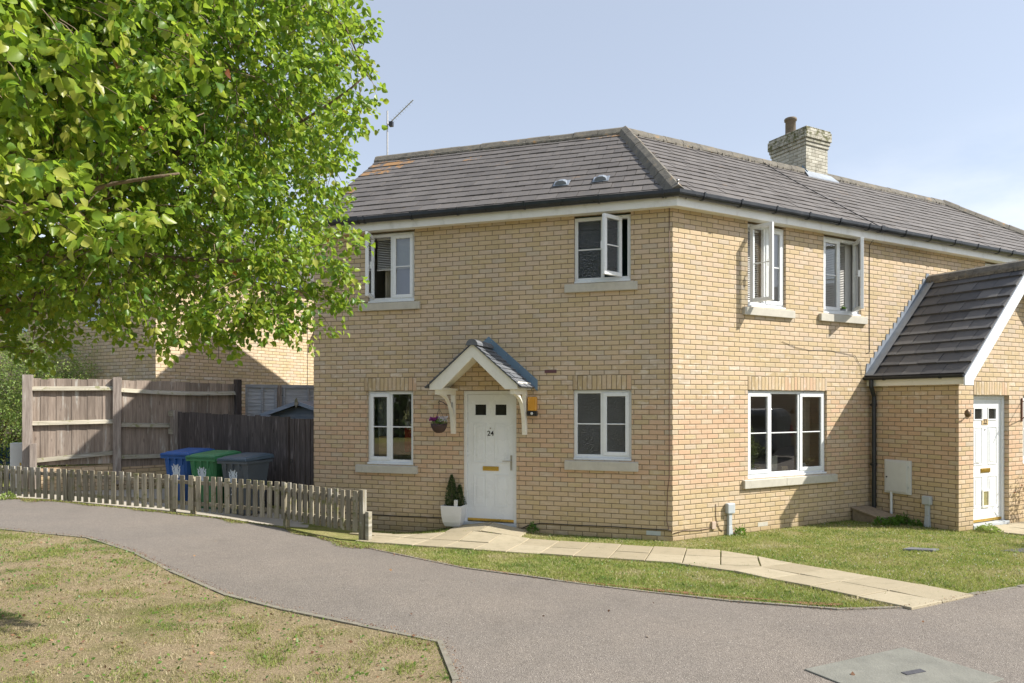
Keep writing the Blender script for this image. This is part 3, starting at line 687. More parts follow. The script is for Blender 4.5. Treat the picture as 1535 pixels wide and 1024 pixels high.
# ---- door builder
def door(par, frm, x0, x1, z0, z1, rec, num, numxz, catflap=False):
    mb = MB(); fw = .058
    mb.box(x0, x0+fw, rec-.03, rec+.05, z0, z1); mb.box(x1-fw, x1, rec-.03, rec+.05, z0, z1); mb.box(x0+fw, x1-fw, rec-.0285, rec+.0485, z1-fw, z1)
    fr = mb.build('door_frame', 'white', par, frm, bevel=.005)
    a, b, c, d = x0+fw+.004, x1-fw-.004, z0+.05, z1-fw-.004; w_ = b-a; h_ = d-c
    mb = MB(); y = rec
    gl = [(a+w_*.16, a+w_*.40, d-.33, d-.16), (a+w_*.60, a+w_*.84, d-.33, d-.16)]
    wallface(mb, a, b, c, d, gl, y=y, reveal=.03)
    mb.face([(a, y, c), (a, y, d), (a, y+.04, d), (a, y+.04, c)]); mb.face([(b, y, d), (b, y, c), (b, y+.04, c), (b, y+.04, d)])
    for (p, q, r_, s_) in [(a+w_*.13, a+w_*.41, c+h_*.46, d-.46), (a+w_*.59, a+w_*.87, c+h_*.46, d-.46), (a+w_*.13, a+w_*.41, c+.23, c+h_*.37), (a+w_*.59, a+w_*.87, c+.23, c+h_*.37)]:
        e = .012                                              # raised moulding round a sunk panel with raised field
        for (u0, u1, v0, v1) in ((p, q, r_, r_+.014), (p, q, s_-.014, s_), (p, p+.014, r_+.014, s_-.014), (q-.014, q, r_+.014, s_-.014)):
            mb.box(u0, u1, y-.007, y+.002, v0, v1, skip='k')
        g = .045
        mb.hexa([(p+g, y-.0005, r_+g), (q-g, y-.0005, r_+g), (q-g, y+.003, r_+g), (p+g, y+.003, r_+g), (p+g, y-.0005, s_-g), (q-g, y-.0005, s_-g), (q-g, y+.003, s_-g), (p+g, y+.003, s_-g)])
        mb.box(p+g+.01, q-g-.01, y-.006, y+.002, r_+g+.01, s_-g-.01, skip='k')
    for (p, q, r_, s_) in gl: ring(mb, p-.022, q+.022, r_-.022, s_+.022, y-.009, y+.002, .022)
    dr = mb.build('door', 'white', par, frm, bevel=.003)
    for q in gl: mb = MB(); pane(mb, q[0], q[1], q[2], q[3], y+.015); mb.build('door_pane', 'black_glass', dr, frm)
    mb = MB(); mb.box(a, b, y-.012, y+.02, c-.006, c+.035); mb.build('weather_bar', 'brass', dr, frm, bevel=.003)
    mb = MB(); mb.box(x0+.0, x1-.0, -.01, rec+.05, z0-.05, z0+.03); mb.build('threshold', 'plastic_grey', fr, frm, bevel=.004)
    cx = (a+b)/2; lz = c+h_*.415
    mb = MB(); mb.box(cx-.135, cx+.135, y-.012, y, lz-.035, lz+.035); mb.box(cx-.115, cx+.115, y-.018, y-.0125, lz-.024, lz+.024); mb.build('letter_plate', 'brass', dr, frm, bevel=.003)
    nx, nz = numxz
    if catflap:
        mb = MB(); mb.box(nx-.095, nx+.095, y-.008, y, nz-.05, nz+.05); mb.build('number_plate', 'card', dr, frm, bevel=.003)
        text(num, 'door_number', .11, 'black', dr, facing(frm, nx, y-.009, nz), .001, .002)
    else: text(num, 'door_number', .115, 'black', dr, facing(frm, nx, y-.002, nz), .002, .001)
    mb = MB(); mb.lathe([(0, 0), (.012, 0), (.012, .008), (0, .008)], n=12); mb.build('spy_hole', 'steel', dr, facing(frm, nx, y-.0, nz+.085 if not catflap else nz-.13))
    side = b-.045 if not catflap else a+.045; sg = -1 if not catflap else 1
    mb = MB(); mb.box(side-.014, side+.014, y-.01, y, lz-.02, lz+.22); mb.tube([(side, y-.01, lz+.13), (side, y-.05, lz+.13), (side+sg*.02, y-.055, lz+.13), (side+sg*.13, y-.055, lz+.128)], .009, 8)
    mb.build('door_handle', 'steel', dr, frm)
    if catflap:
        mb = MB(); ring(mb, cx-.105, cx+.105, c+.22, c+.52, y-.02, y, .035); mb.build('cat_flap', 'cream', dr, frm, bevel=.006)
        mb = MB(); mb.face([(cx-.07, y-.006, c+.255), (cx+.07, y-.006, c+.255), (cx+.07, y-.006, c+.485), (cx-.07, y-.006, c+.485)]); mb.build('flap_panel', 'flap', dr, frm)
    # dark hall behind
    mb = MB(); mb.box(x0, x1, rec+.06, rec+.5, z0, z1); mb.build('hall_lining', 'interior', dr, frm)
    return fr
door(house, MA, *DOOR[:2], .10, 2.245, .075, '24', (-2.862, 1.555))

# ---- eaves: soffit, fascia, gutter
def eaves(frm, xa, xb, sa, sb):
    """xa,xb wall ends; sa,sb mitre slopes of x against y"""
    def X(y, e): return (xa+sa*y) if e == 0 else (xb+sb*y)
    mb = MB(); y0, y1 = -.165, .0
    for (ya, yb, z0, z1) in ((-.165, .02, SOF-.002, SOF+.012),):
        mb.hexa([(X(ya, 0), ya, z0), (X(ya, 1), ya, z0), (X(yb, 1), yb, z0), (X(yb, 0), yb, z0), (X(ya, 0), ya, z1), (X(ya, 1), ya, z1), (X(yb, 1), yb, z1), (X(yb, 0), yb, z1)])
    mb.build('soffit', 'cream', house, frm)
    mb = MB(); ya, yb, z0, z1 = -.185, -.1655, SOF-.02, SOF+.155
    mb.hexa([(X(ya, 0), ya, z0), (X(ya, 1), ya, z0), (X(yb, 1), yb, z0), (X(yb, 0), yb, z0), (X(ya, 0), ya, z1), (X(ya, 1), ya, z1), (X(yb, 1), yb, z1), (X(yb, 0), yb, z1)])
    mb.build('fascia', 'fascia', house, frm)
    mb = MB(); n = 10; r = .058; yc, zc = -.186-r-.004, SOF+.188; rings = []
    for e in (0, 1):
        pr = [(yc-r*math.cos(math.pi*k/n), zc-.092*math.sin(math.pi*k/n)**.6) for k in range(n+1)]
        pin = [(yc-(r-.005)*math.cos(math.pi*k/n), zc-.087*math.sin(math.pi*k/n)**.6) for k in range(n+1)][::-1]
        rings.append([(X(y, e), y, z) for y, z in pr+pin])
    m_ = len(rings[0])
    for k in range(m_): mb.face([rings[0][k], rings[0][(k+1) % m_], rings[1][(k+1) % m_], rings[1][k]])
    for e in (0, 1):
        for k in range(n): q = rings[e]; mb.face([q[k], q[k+1], q[m_-2-k], q[m_-1-k]] if e == 0 else [q[k+1], q[k], q[m_-1-k], q[m_-2-k]])
    g = mb.build('gutter', 'gutter', house, frm)
    return g, yc, zc, r
def brackets(g, frm, xs, yc, zc, r, wd=.03, joint=()):
    for x in list(xs)+list(joint):
        mb = MB(); w2 = .045 if x in joint else wd/2; n = 8; R1, R2 = r+.001, r+.010
        for k in range(n):
            a0, a1 = math.pi*k/n, math.pi*(k+1)/n
            P = lambda xx, rr, a: (xx, yc-rr*math.cos(a), zc-(rr+.034)*max(0, math.sin(a))**.6)
            mb.face([P(x-w2, R2, a0), P(x+w2, R2, a0), P(x+w2, R2, a1), P(x-w2, R2, a1)])
            mb.face([P(x-w2, R1, a0), P(x-w2, R2, a0), P(x-w2, R2, a1), P(x-w2, R1, a1)]); mb.face([P(x+w2, R2, a0), P(x+w2, R1, a0), P(x+w2, R1, a1), P(x+w2, R2, a1)])
        mb.box(x-w2, x+w2, yc-R2, yc-R1+.004, zc, zc+.012)
        mb.build('gutter_bracket', 'gutter', g, frm)
g, yc, zc, r = eaves(MA, -6.2, 0, 0, -T22)
brackets(g, MA, [-5.85, -4.95, -4.1, -3.3, -2.2, -1.05, -.12], yc, zc, r, joint=[-5.1])
mbr = [.35, 1.1, 1.85, 2.6, 3.35, 4.1, 5.1, 5.85, 6.6, 7.35, 8.1, 9.3, 10.1]
g, yc, zc, r = eaves(MB_, 0, 13.2, T22, 0)
brackets(g, MB_, mbr, yc, zc, r, joint=[4.45, 8.6])

# ---- tiled roof slopes
def clip(poly, hp):
    out = []; n = len(poly); a, b, c = hp
    f = lambda p: a*p[0]+b*p[1]+c
    for i in range(n):
        p, q = poly[i], poly[(i+1) % n]; fp, fq = f(p), f(q)
        if fp >= 0: out.append(p)
        if (fp >= 0) != (fq >= 0):
            t_ = fp/(fp-fq); out.append((p[0]+(q[0]-p[0])*t_, p[1]+(q[1]-p[1])*t_))
    return out
def halfplanes(poly):
    hs = []; n = len(poly)
    for i in range(n):
        (x1, y1), (x2, y2) = poly[i], poly[(i+1) % n]; L = math.hypot(x2-x1, y2-y1)
        hs.append((-(y2-y1)/L, (x2-x1)/L, ((y2-y1)*x1-(x2-x1)*y1)/L))
    return hs
def tiles(par, name, mat, frm, poly, gauge, width, thick=.022, lich=None, seed=1):
    """poly ccw in (x, v) with v up the slope; frm maps (x, v, height)"""
    rs = random.Random(seed); mb = MB(); hs = halfplanes(poly)
    xs = [p[0] for p in poly]; vs_ = [p[1] for p in poly]
    j = 0; v = min(vs_)
    mb.face([(p[0], p[1], -.012) for p in poly], tint=.0)
    while v < max(vs_):
        x = min(xs)-width*(1+.5*(j % 2))
        while x < max(xs):
            q = [(x+.004, v), (x+width-.004, v), (x+width-.004, v+gauge), (x+.004, v+gauge)]
            for h in hs:
                q = clip(q, h)
                if len(q) < 3: break
            if len(q) >= 3:
                jt = rs.uniform(-.0025, .0035); tn = min(1, max(0, rs.gauss(.5, .22))); sk = rs.uniform(-.003, .003)
                hh = lambda p: thick+jt-(p[1]-v)/gauge*(thick-.002)+sk*(p[0]-x)/width
                lc = lich(x+width/2, v) if lich else 0.
                top = [(p[0], p[1], hh(p)) for p in q]; bot = [(p[0], p[1], -.004) for p in q]
                mb.face(top, uv=[(p[0], p[1]) for p in q], tint=tn, lich=lc)
                for a in range(len(q)):
                    b = (a+1) % len(q); mb.face([bot[a], bot[b], top[b], top[a]], uv=[q[a], q[b], q[b], q[a]], tint=tn*.6)
            x += width
        v += gauge; j += 1
    return mb.build(name, mat, par, frm)
PA = math.atan(KP); SL = (RY-EY)/math.cos(PA)
def slope_frame(frm, y0, z0, pitch): return frm @ Matrix.Translation((0, y0, z0)) @ Matrix.Rotation(pitch, 4, 'X')
FA = slope_frame(MA, EY-.035, EZ-.026, PA); FB = slope_frame(MB_, EY-.035, EZ-.026, PA)
SL2 = SL+.045
yv = lambda v: v*math.cos(PA)+EY-.035
hx = lambda v: yv(v)*T22
def lichA(x, v):
    s_ = .0
    for (cx, cv, rr, k) in ((-5.7, 2.95, .55, 1.), (-5.9, 2.5, .4, .8), (-4.0, 2.75, .35, .45), (-1.5, 3.2, .25, .6), (-.0+-1.3, 3.3, .3, .6), (-6.0, 1.5, .3, .5), (-3.9, 2.2, .3, .3)):
        s_ = max(s_, k*max(0, 1-math.hypot(x-cx, (v-cv)*1.3)/rr))
    return s_
roofA = tiles(house, 'front_roof_slope', 'tile', FA, [(-6.22, 0), (-hx(0), 0), (-hx(SL2), SL2), (-6.22, SL2)], .248, .33, .016, lichA, 3)
HE = 11.05
roofB = tiles(house, 'side_roof_slope', 'tile', FB, [(hx(0), 0), (13.95, 0), (HE, SL2), (hx(SL2), SL2)], .248, .33, .016, None, 4)
mb = MB()
mb.face([(-6.22, 2*RY+.2, EZ), (-6.22, RY, RZ), (-RY*T22, RY, RZ), (-(2*RY+.2)*T22, 2*RY+.2, EZ)])
mb.build('rear_roof_slope', 'tile', house, MA)
mb = MB(); mb.face([(RY*T22, RY, RZ), (HE, RY, RZ), (13.95, 2*RY+.2, EZ), ((2*RY+.2)*T22, 2*RY+.2, EZ)]); mb.face([(HE, RY, RZ), (13.95, EY, EZ), (13.95, 2*RY+.2, EZ)])
mb.build('far_roof_slope', 'tile', house, MB_)
def ridge_run(name, frm, p, q, wd=.13, seglen=.45, ht=.095, par=None):
    p, q = Vector(p), Vector(q); L = (q-p).length; n = max(1, round(L/seglen)); d = (q-p)/n; mb = MB()
    dn = d.normalized(); side = dn.cross(Vector((0, 0, 1))).normalized(); up = side.cross(dn)
    for i in range(n):
        a = p+d*i+dn*.004; b = p+d*(i+1)-dn*.004; jz = random.uniform(-.006, .006)
        prof = [(-wd, -.07), (-wd*.93, -.035), (-wd*.55, ht*.55), (0, ht), (wd*.55, ht*.55), (wd*.93, -.035), (wd, -.07)]
        ra = [a+side*u+up*(v+jz) for u, v in prof]; rb = [b+side*u+up*(v+jz) for u, v in prof]
        for k in range(len(prof)-1): mb.face([ra[k], ra[k+1], rb[k+1], rb[k]], mi=0, tint=random.random())
        mb.face([x for x in ra], mi=1, tint=.5); mb.face([x for x in rb][::-1], mi=1, tint=.5)
    # mortar bedding, rough, under both edges
    m = int(L/.06)
    for sgn in (-1, 1):
        for i in range(m):
            a = p+(q-p)*(i/m); b = p+(q-p)*((i+1)/m); o0 = random.uniform(-.012, .012)
            c0 = side*sgn*(wd*.98+o0); c1 = side*sgn*(wd*.6)
            P = [a+c0-up*.105, b+c0-up*.105, b+c0-up*.045, a+c0-up*.045]
            mb.face(P, mi=1, tint=.5); mb.face([P[3], P[2], b+c1, a+c1], mi=1, tint=.5)
    return mb.build(name, ['tile_ridge', 'ridge'], par or house, frm)
M['tile_ridge'] = tile_mat('weathered_ridge_tile', (.15, .135, .115), (.22, .195, .165))
t = NT('ridge_tile_lichen'); p = t.pos()
c = t.ramp(t.noise(p, 5, 5, .75), [(.3, (.08, .072, .06)), (.5, (.145, .13, .105)), (.6, (.18, .16, .125)), (.67, (.32, .17, .05))])
t.bsdf(c, .9, t.bump(t.noise(p, 50, 5, .7), .6, .008)); M['tile_ridge'] = t.mat
AP = (-RY*T22, RY, RZ+.01)
ridge_run('ridge_tiles', MA, (-6.24, RY, RZ+.005), (AP[0]-.02, RY, RZ+.005), par=roofA)
ridge_run('hip_tiles', MA, (-(EY-.02)*T22, EY-.02, EZ+.01), (AP[0], RY+.02, RZ+.02), .15, .42, .11, par=roofA)
ridge_run('ridge_tiles', MB_, (RY*T22+.05, RY, RZ+.005), (5.88, RY, RZ+.005), par=roofB)
ridge_run('ridge_tiles', MB_, (6.62, RY, RZ+.005), (HE, RY, RZ+.005), par=roofB)
ridge_run('hip_tiles', MB_, (HE, RY, RZ+.015), (13.9, EY, EZ+.01), .15, .42, .10, par=roofB)
# verge closure left
mb = MB(); mb.prism([(-.21, EZ-.13), (RY, RZ-.13), (RY, RZ-.045), (-.21, EZ-.06)][::-1], -6.205, -6.08, 'x'); mb.build('verge_board', 'fascia', house, MA)
# two pipe vents on slope A
for (x, v) in ((-1.78, .80), (-1.14, .82)):
    mb = MB(); pr = [(-.10, .0), (-.085, .045), (-.04, .07), (.04, .07), (.085, .045), (.10, .0)]
    for i in range(len(pr)-1): mb.face([(x+pr[i][0], v, .025+pr[i][1]), (x+pr[i+1][0], v, .025+pr[i+1][1]), (x+pr[i+1][0]*.8, v+.16, .02+pr[i+1][1]*.6), (x+pr[i][0]*.8, v+.16, .02+pr[i][1]*.6)][::-1])
    mb.face([(x+a, v, .025+b) for a, b in pr]); mb.box(x-.13, x+.13, v-.03, v+.2, .02, .028)
    mb.build('roof_vent', 'lead', roofA, FA, bevel=.004)

# ---- chimney (square stack straddling the ridge)
mb = MB(); c0, c1, k0, k1 = 5.90, 6.60, 2.47, 3.42
mb.box(c0, c1, k0, k1, 6.5, 7.72)
ch = mb.build('chimney', 'brick_grey', house, MB_)
mb = MB()
for (e, z0, z1) in ((.02, 7.72, 7.80), (.04, 7.80, 7.875), (.062, 7.875, 8.075), (.045, 8.075, 8.125)): mb.box(c0-e, c1+e, k0-e, k1+e, z0+.001, z1)
mb.build('chimney_corbel', 'brick_grey', ch, MB_, bevel=.004)
mb = MB(); mb.lathe([(.10, 8.12), (.115, 8.2), (.112, 8.50), (.135, 8.505), (.138, 8.55), (.125, 8.565), (.10, 8.56), (.095, 8.3)], (6.13, 3.08, 0), 20); mb.lathe([(.30, 8.12), (.22, 8.17), (.11, 8.2)], (6.15, 3.0, 0), 12)
mb.build('chimney_pot', 'terracotta', ch, MB_, smooth=True)
zf = lambda y: slope_z(y)
mb = MB(); mb.hexa([(c0-.12, k0-.16, zf(k0-.16)+.008), (c1+.18, k0-.16, zf(k0-.16)+.008), (c1+.1, k0, zf(k0)+.01), (c0-.05, k0, zf(k0)+.01), (c0-.12, k0-.16, zf(k0-.16)+.03), (c1+.18, k0-.16, zf(k0-.16)+.03), (c1+.1, k0+.003, zf(k0)+.09), (c0-.05, k0+.003, zf(k0)+.09)])
mb.build('chimney_flashing', 'lead', ch, MB_)
mb = MB(); mb.prism([(k0-.05, zf(k0-.05)+.02), (RY, zf(RY)+.02), (RY, zf(RY)+.16), (k0-.05, zf(k0)+.06)][::-1], c0-.012, c0-.001, 'x'); mb.build('side_flashing', 'lead_blue', ch, MB_)

# ---- gabled door canopy on brackets
def canopy():
    x0, ap, zt, ze, D = -2.862, 2.985, 0, 2.335, .76
    hw = .745; k = (ap-ze)/hw; pit = math.atan(k)
    mb = MB()
    for s_ in (-1, 1):                 # sloping white soffit slabs
        P = lambda u, y, dz: (x0+s_*u, y, ap-k*u-.05+dz)
        a = [P(.0, -D+.03, -.045), P(.70, -D+.03, -.045), P(.70, -.002, -.045), P(0, -.002, -.045), P(0, -D+.03, 0), P(.70, -D+.03, 0), P(.70, -.002, 0), P(0, -.002, 0)]
        mb.hexa(a if s_ > 0 else [a[i] for i in (1, 0, 3, 2, 5, 4, 7, 6)])
    cn = mb.build('door_canopy', 'cream', house, MA)
    mb = MB()                          # bargeboards
    z_in = lambda u: ap-.20-k*u*1.0
    for s_ in (-1, 1):
        pts = [(0, ap-.045), (hw-.045, ap-.045-k*(hw-.045)), (hw-.045, ze-.085), (hw-.235, ze-.085), (0, ap-.045-.19-.02)]
        pts = [(x0+s_*u, z) for u, z in pts]
        if s_ > 0: pts = pts[::-1]
        mb.prism(pts, -D-.0, -D+.03, 'y')
    mb.build('barge_board', 'cream', cn, MA, bevel=.003)
    mb = MB()
    for s_ in (-1, 1):
        xa, xb = x0+s_*.53, x0+s_*.70
        mb.box(min(xa, xb), max(xa, xb), -D+.031, -.001, ze-.085, ze-.055)      # boxed eave
        xe = x0+s_*.70; mb.box(min(xe, xe-s_*.025)+0, max(xe, xe-s_*.025), -D+.031, -.001, ze-.055, ze+.03)
    mb.build('eave_box', 'cream', cn, MA, bevel=.003)
    for s_ in (-1, 1):                 # gallows brackets
        bx = x0+s_*.60; mb = MB(); w2 = .035
        mb.box(bx-w2, bx+w2, -.06, -.001, ze-.085-.70, ze-.0855)
        mb.box(bx-w2, bx+w2, -D+.06, -.0605, ze-.085-.07, ze-.0855)
        n = 9
        for i in range(n):
            a0, a1 = math.pi/2*i/n, math.pi/2*(i+1)/n; R1 = .62; R2 = .545
            # curved strut from low on the post to the front of the beam
            P = lambda rr, a: (-.035-(.60-.0)*(1-math.cos(a))*1.0-(0 if rr == R1 else -.0), 0)
            def Q(off, a): return (-.045-.58*(1-math.cos(a))+off*math.cos(a), ze-.73+.60*math.sin(a)-off*math.sin(a))
            p0, p1, p2, p3 = Q(.03, a0), Q(.03, a1), Q(-.04, a1), Q(-.04, a0)
            mb.hexa([(bx-.028, p3[0], p3[1]), (bx+.028, p3[0], p3[1]), (bx+.028, p0[0], p0[1]), (bx-.028, p0[0], p0[1]), (bx-.028, p2[0], p2[1]), (bx+.028, p2[0], p2[1]), (bx+.028, p1[0], p1[1]), (bx-.028, p1[0], p1[1])])
        mb.build('gallows_bracket', 'cream', cn, MA, bevel=.004)
    L = (hw+.03)/math.cos(pit)
    for s_, nm in ((-1, 'canopy_left_slope'), (1, 'canopy_right_slope')):
        # slope frame: x along depth, v up the slope
        ex = x0+s_*(hw+.02); ez = ap-k*(hw+.02)-.035
        up = Vector((-s_*math.cos(pit), 0, math.sin(pit))); xd = Vector((0, s_, 0)); nn = xd.cross(up)
        Fm = Matrix(((xd.x, up.x, nn.x, ex), (xd.y, up.y, nn.y, 0), (xd.z, up.z, nn.z, ez), (0, 0, 0, 1)))
        poly = [(-D-.03, 0), (-.02, 0), (-.02, L), (-D-.03, L)] if s_ > 0 else [(.02, 0), (D+.03, 0), (D+.03, L), (.02, L)]
        tiles(cn, nm, 'tile_grey', MA @ Fm, poly, .105, .165, .016, None, 8)
    mb = MB(); n = 8
    for i in range(3):
        y0, y1 = -D-.035+i*.255, -D-.035+(i+1)*.255-.006
        for kx in range(n):
            a0, a1 = math.pi*(kx/n), math.pi*((kx+1)/n)
            P = lambda a, y: (x0-.095*math.cos(a), y, ap-.075+.095*math.sin(a)*(.96 if y > y0 else 1))
            mb.face([P(a0, y0), P(a1, y0), P(a1, y1), P(a0, y1)][::-1], tint=random.random())
        mb.face([(x0-.095*math.cos(math.pi*kx/n), y0, ap-.075+.095*math.sin(math.pi*kx/n)) for kx in range(n+1)], tint=.4)
    mb.build('canopy_ridge_tile', 'tile_grey', cn, MA)
    mb = MB()
    for s_ in (-1, 1):                 # upstand flashing against the brick
        pts = [(0, ap-.05), (0, ap+.125), (hw+.06, ap+.125-k*(hw+.06)), (hw+.06, ap-.05-k*(hw+.06))]
        pts = [(x0+s_*u, z) for u, z in pts]
        if s_ < 0: pts = pts[::-1]
        mb.prism(pts[::-1], -.02, -.004, 'y')
    mb.build('canopy_flashing', 'lead_blue', cn, MA)
    mb = MB()
    for u in (.05, .3, .52, .7): mb.lathe([(.0, 0), (.007, 0), (.007, .006), (0, .007)], n=8); mb.v[-32:] = [(x0+u+p[0], -.022-p[2], ap+.085-k*u+p[1]) for p in mb.v[-32:]]
    mb.build('flashing_screw', 'steel', cn, MA)
canopy()
# vent bricks
mb = MB(); mb.box(-1.945, -1.755, -.006, .0, 2.515, 2.565)
for i in range(4): mb.box(-1.94, -1.76, -.009, -.006, 2.52+i*.012, 2.525+i*.012)
mb.build('air_brick', 'vent_red', house, MA)
mb = MB(); mb.box(-.38, -.17, -.004, .0, .08, .145); mb.build('air_brick', 'plastic_grey', house, MA)
mb = MB(); mb.box(1.75, 1.97, -.004, .0, .075, .14); mb.build('air_brick', 'stone', house, MB_)

# ---------------------------------------------------------------- gabled side entrance (next door)
annex = thing('gabled_entrance', 'single storey gabled brick entrance with steep dark tiled roof and white cat flap door', 'entrance', tuple(wpt(MF, EXT0, 0)))
AR, AZ = 6.25, 4.36
AE, AEZ = 4.40, 2.50
kx = (AZ-AEZ)/(AR-AE)
mb = MB()
DX = (4.945, 5.99, .0, 2.175)
wallface(mb, EXT0, 7.96, -.4, 2.35, [DX, (6.42, 7.3, 1.0, 2.175)], reveal=.12)
top_ = AZ-.06
mb.face([(EXT0, 0, 2.35), (7.96, 0, 2.35), (AR+(top_-2.35)/kx*0+.0+(AR-EXT0)*0, 0, top_)][0:2]+[(7.96, 0, 2.36), (AR, 0, top_), (EXT0, 0, 2.36)])
mb.build('front_wall', 'brick', annex, MF)
mb = MB(); mb.face([(0, 0, -.4), (EXTD, 0, -.4), (EXTD, 0, 2.5), (0, 0, 2.5)]); mb.build('side_wall', 'brick', annex, ME)
mb = MB(); mb.face([(7.96, 0, -.4), (7.96, EXTD, -.4), (7.96, EXTD, 2.5), (7.96, 0, 2.5)]); mb.build('side_wall', 'brick', annex, MF)
lintel(annex, MF, 4.945, 5.99, 2.175, 2.4); 
door(annex, MF, 4.945, 5.99, .04, 2.175, .10, '22', (5.455, 1.735), True)
wX = window(annex, MF, (6.42, 7.3, 1.0, 2.175), [(6.42, 6.86, 'sash', 0), (6.86, 7.3, 'sash', 0)], depth=1.2)
OV = .17
pit = math.atan(kx); Ls = (AR-AE)/math.cos(pit)
up = Vector((math.cos(pit), 0, math.sin(pit))); xd = Vector((0, -1, 0)); nn = xd.cross(up)
Fm = Matrix(((xd.x, up.x, nn.x, AE), (xd.y, up.y, nn.y, 0), (xd.z, up.z, nn.z, AEZ), (0, 0, 0, 1)))
sl1 = tiles(annex, 'left_roof_slope', 'tile_dark', MB_ @ Fm, [(.0, 0), (EXTD+OV, 0), (EXTD+OV, Ls), (.0, Ls)], .262, .33, .038, None, 12)
up2 = Vector((-math.cos(pit), 0, math.sin(pit))); xd2 = Vector((0, 1, 0)); nn2 = xd2.cross(up2)
Fm2 = Matrix(((xd2.x, up2.x, nn2.x, 2*AR-AE), (xd2.y, up2.y, nn2.y, -EXTD-OV), (xd2.z, up2.z, nn2.z, AEZ), (0, 0, 0, 1)))
tiles(annex, 'right_roof_slope', 'tile_dark', MB_ @ Fm2, [(0, 0), (EXTD+OV, 0), (EXTD+OV, Ls), (0, Ls)], .262, .33, .038, None, 13)
ridge_run('ridge_tiles', MB_, (AR, -.01, AZ+.03), (AR, -EXTD-OV-.01, AZ+.03), .12, .42, .08, par=annex)
mb = MB()
yb0, yb1 = -EXTD-OV-.025, -EXTD-OV
for s_ in (-1, 1):
    pts = [(0, AZ+.0), (AR-AE+.04, AEZ-.04), (AR-AE+.04, AEZ-.175), (AR-AE-.20, AEZ-.175), (AR-AE-.20, AEZ-.10), (0, AZ-.30)]
    pts = [(AR+s_*u, z) for u, z in pts]
    if s_ > 0: pts = pts[::-1]
    mb.prism(pts, yb0, yb1, 'y')
mb.build('barge_board', 'white', annex, MB_, bevel=.004)
mb = MB()
for s_ in (-1, 1):
    P = lambda u, y, dz: (AR+s_*u, y, AZ-kx*u-.05+dz)
    a = [P(0, yb1, -.012), P(1.80, yb1, -.012), P(1.80, -EXTD-.002, -.012), P(0, -EXTD-.002, -.012), P(0, yb1, 0), P(1.80, yb1, 0), P(1.80, -EXTD-.002, 0), P(0, -EXTD-.002, 0)]
    mb.hexa(a if s_ > 0 else [a[i] for i in (1, 0, 3, 2, 5, 4, 7, 6)])
mb.build('verge_soffit', 'cream', annex, MB_)
mb = MB(); mb.box(AE+.03, AE+.05, -EXTD-OV+.001, -.003, AEZ-.155, AEZ-.0); mb.box(AE+.0505, EXT0+.0, -EXTD-OV+.001, -.003, AEZ-.155, AEZ-.14); mb.build('fascia', 'cream', annex, MB_)
mb = MB(); n = 10; r_ = .052; xc, zc2 = AE-.03, AEZ-.0
for kk in range(n):
    a0, a1 = math.pi*kk/n, math.pi*(kk+1)/n
    P = lambda rr, a, y: (xc-rr*math.cos(a), y, zc2-rr*math.sin(a))
    ya, yb = -.004, -EXTD-OV-.01
    mb.face([P(r_, a0, ya), P(r_, a1, ya), P(r_, a1, yb), P(r_, a0, yb)]); mb.face([P(r_-.005, a1, ya), P(r_-.005, a0, ya), P(r_-.005, a0, yb), P(r_-.005, a1, yb)])
mb.face([(xc-r_*math.cos(math.pi*kk/n), -EXTD-OV-.01, zc2-r_*math.sin(math.pi*kk/n)) for kk in range(n+1)])
mb.face([(xc-r_*math.cos(math.pi*kk/n), -.004, zc2-r_*math.sin(math.pi*kk/n)) for kk in range(n+1)][::-1])
gg = mb.build('gutter', 'gutter', annex, MB_)
for y in (-.35, -1.3):
    mb = MB()
    for kk in range(8):
        a0, a1 = math.pi*kk/8, math.pi*(kk+1)/8
        P = lambda rr, a, yy: (xc-rr*math.cos(a), yy, zc2-rr*math.sin(a))
        mb.face([P(.062, a0, y), P(.062, a1, y), P(.062, a1, y-.03), P(.062, a0, y-.03)]); mb.face([P(.053, a0, y-.03), P(.062, a0, y-.03), P(.062, a1, y-.03), P(.053, a1, y-.03)])
    mb.build('gutter_bracket', 'gutter', gg, MB_)
mb = MB(); mb.tube([(xc, -.13, zc2-.05), (xc, -.13, zc2-.16), (EXT0-.05, -.10, zc2-.33), (EXT0-.05, -.10, zc2-.45), (EXT0-.05, -.10, .12)], .036, 12)
for z in (2.0, .95): mb.box(EXT0-.12, EXT0-.005, -.13, -.07, z, z+.03); mb.tube([(EXT0-.05, -.10, z-.02), (EXT0-.05, -.10, z+.05)], .044, 12)
mb.build('downpipe', 'gutter', annex, MB_, smooth=False)
# stepped flashing of the annex roof against the house
mb = MB()
nst = 17
for i in range(nst):
    u = i/nst*(AR-AE); z = AEZ+kx*u+.03; w1 = (AR-AE)/nst
    mb.prism([(AE+u, z-.02), (AE+u+w1, z+w1*kx-.02), (AE+u+w1, z+w1*kx+.11), (AE+u+w1*.25, z+w1*kx+.11), (AE+u, z+.06)], -.012, -.003, 'y')
mb.build('stepped_flashing', 'lead', annex, MB_)
mb = MB()
P = lambda v, y, h: Fm @ Vector((y, v, h))
mb.face([P(0, .004, .05), P(0, .17, .05), P(Ls, .17, .05), P(Ls, .004, .05)]); mb.build('abutment_flashing', 'lead', annex, MB_)

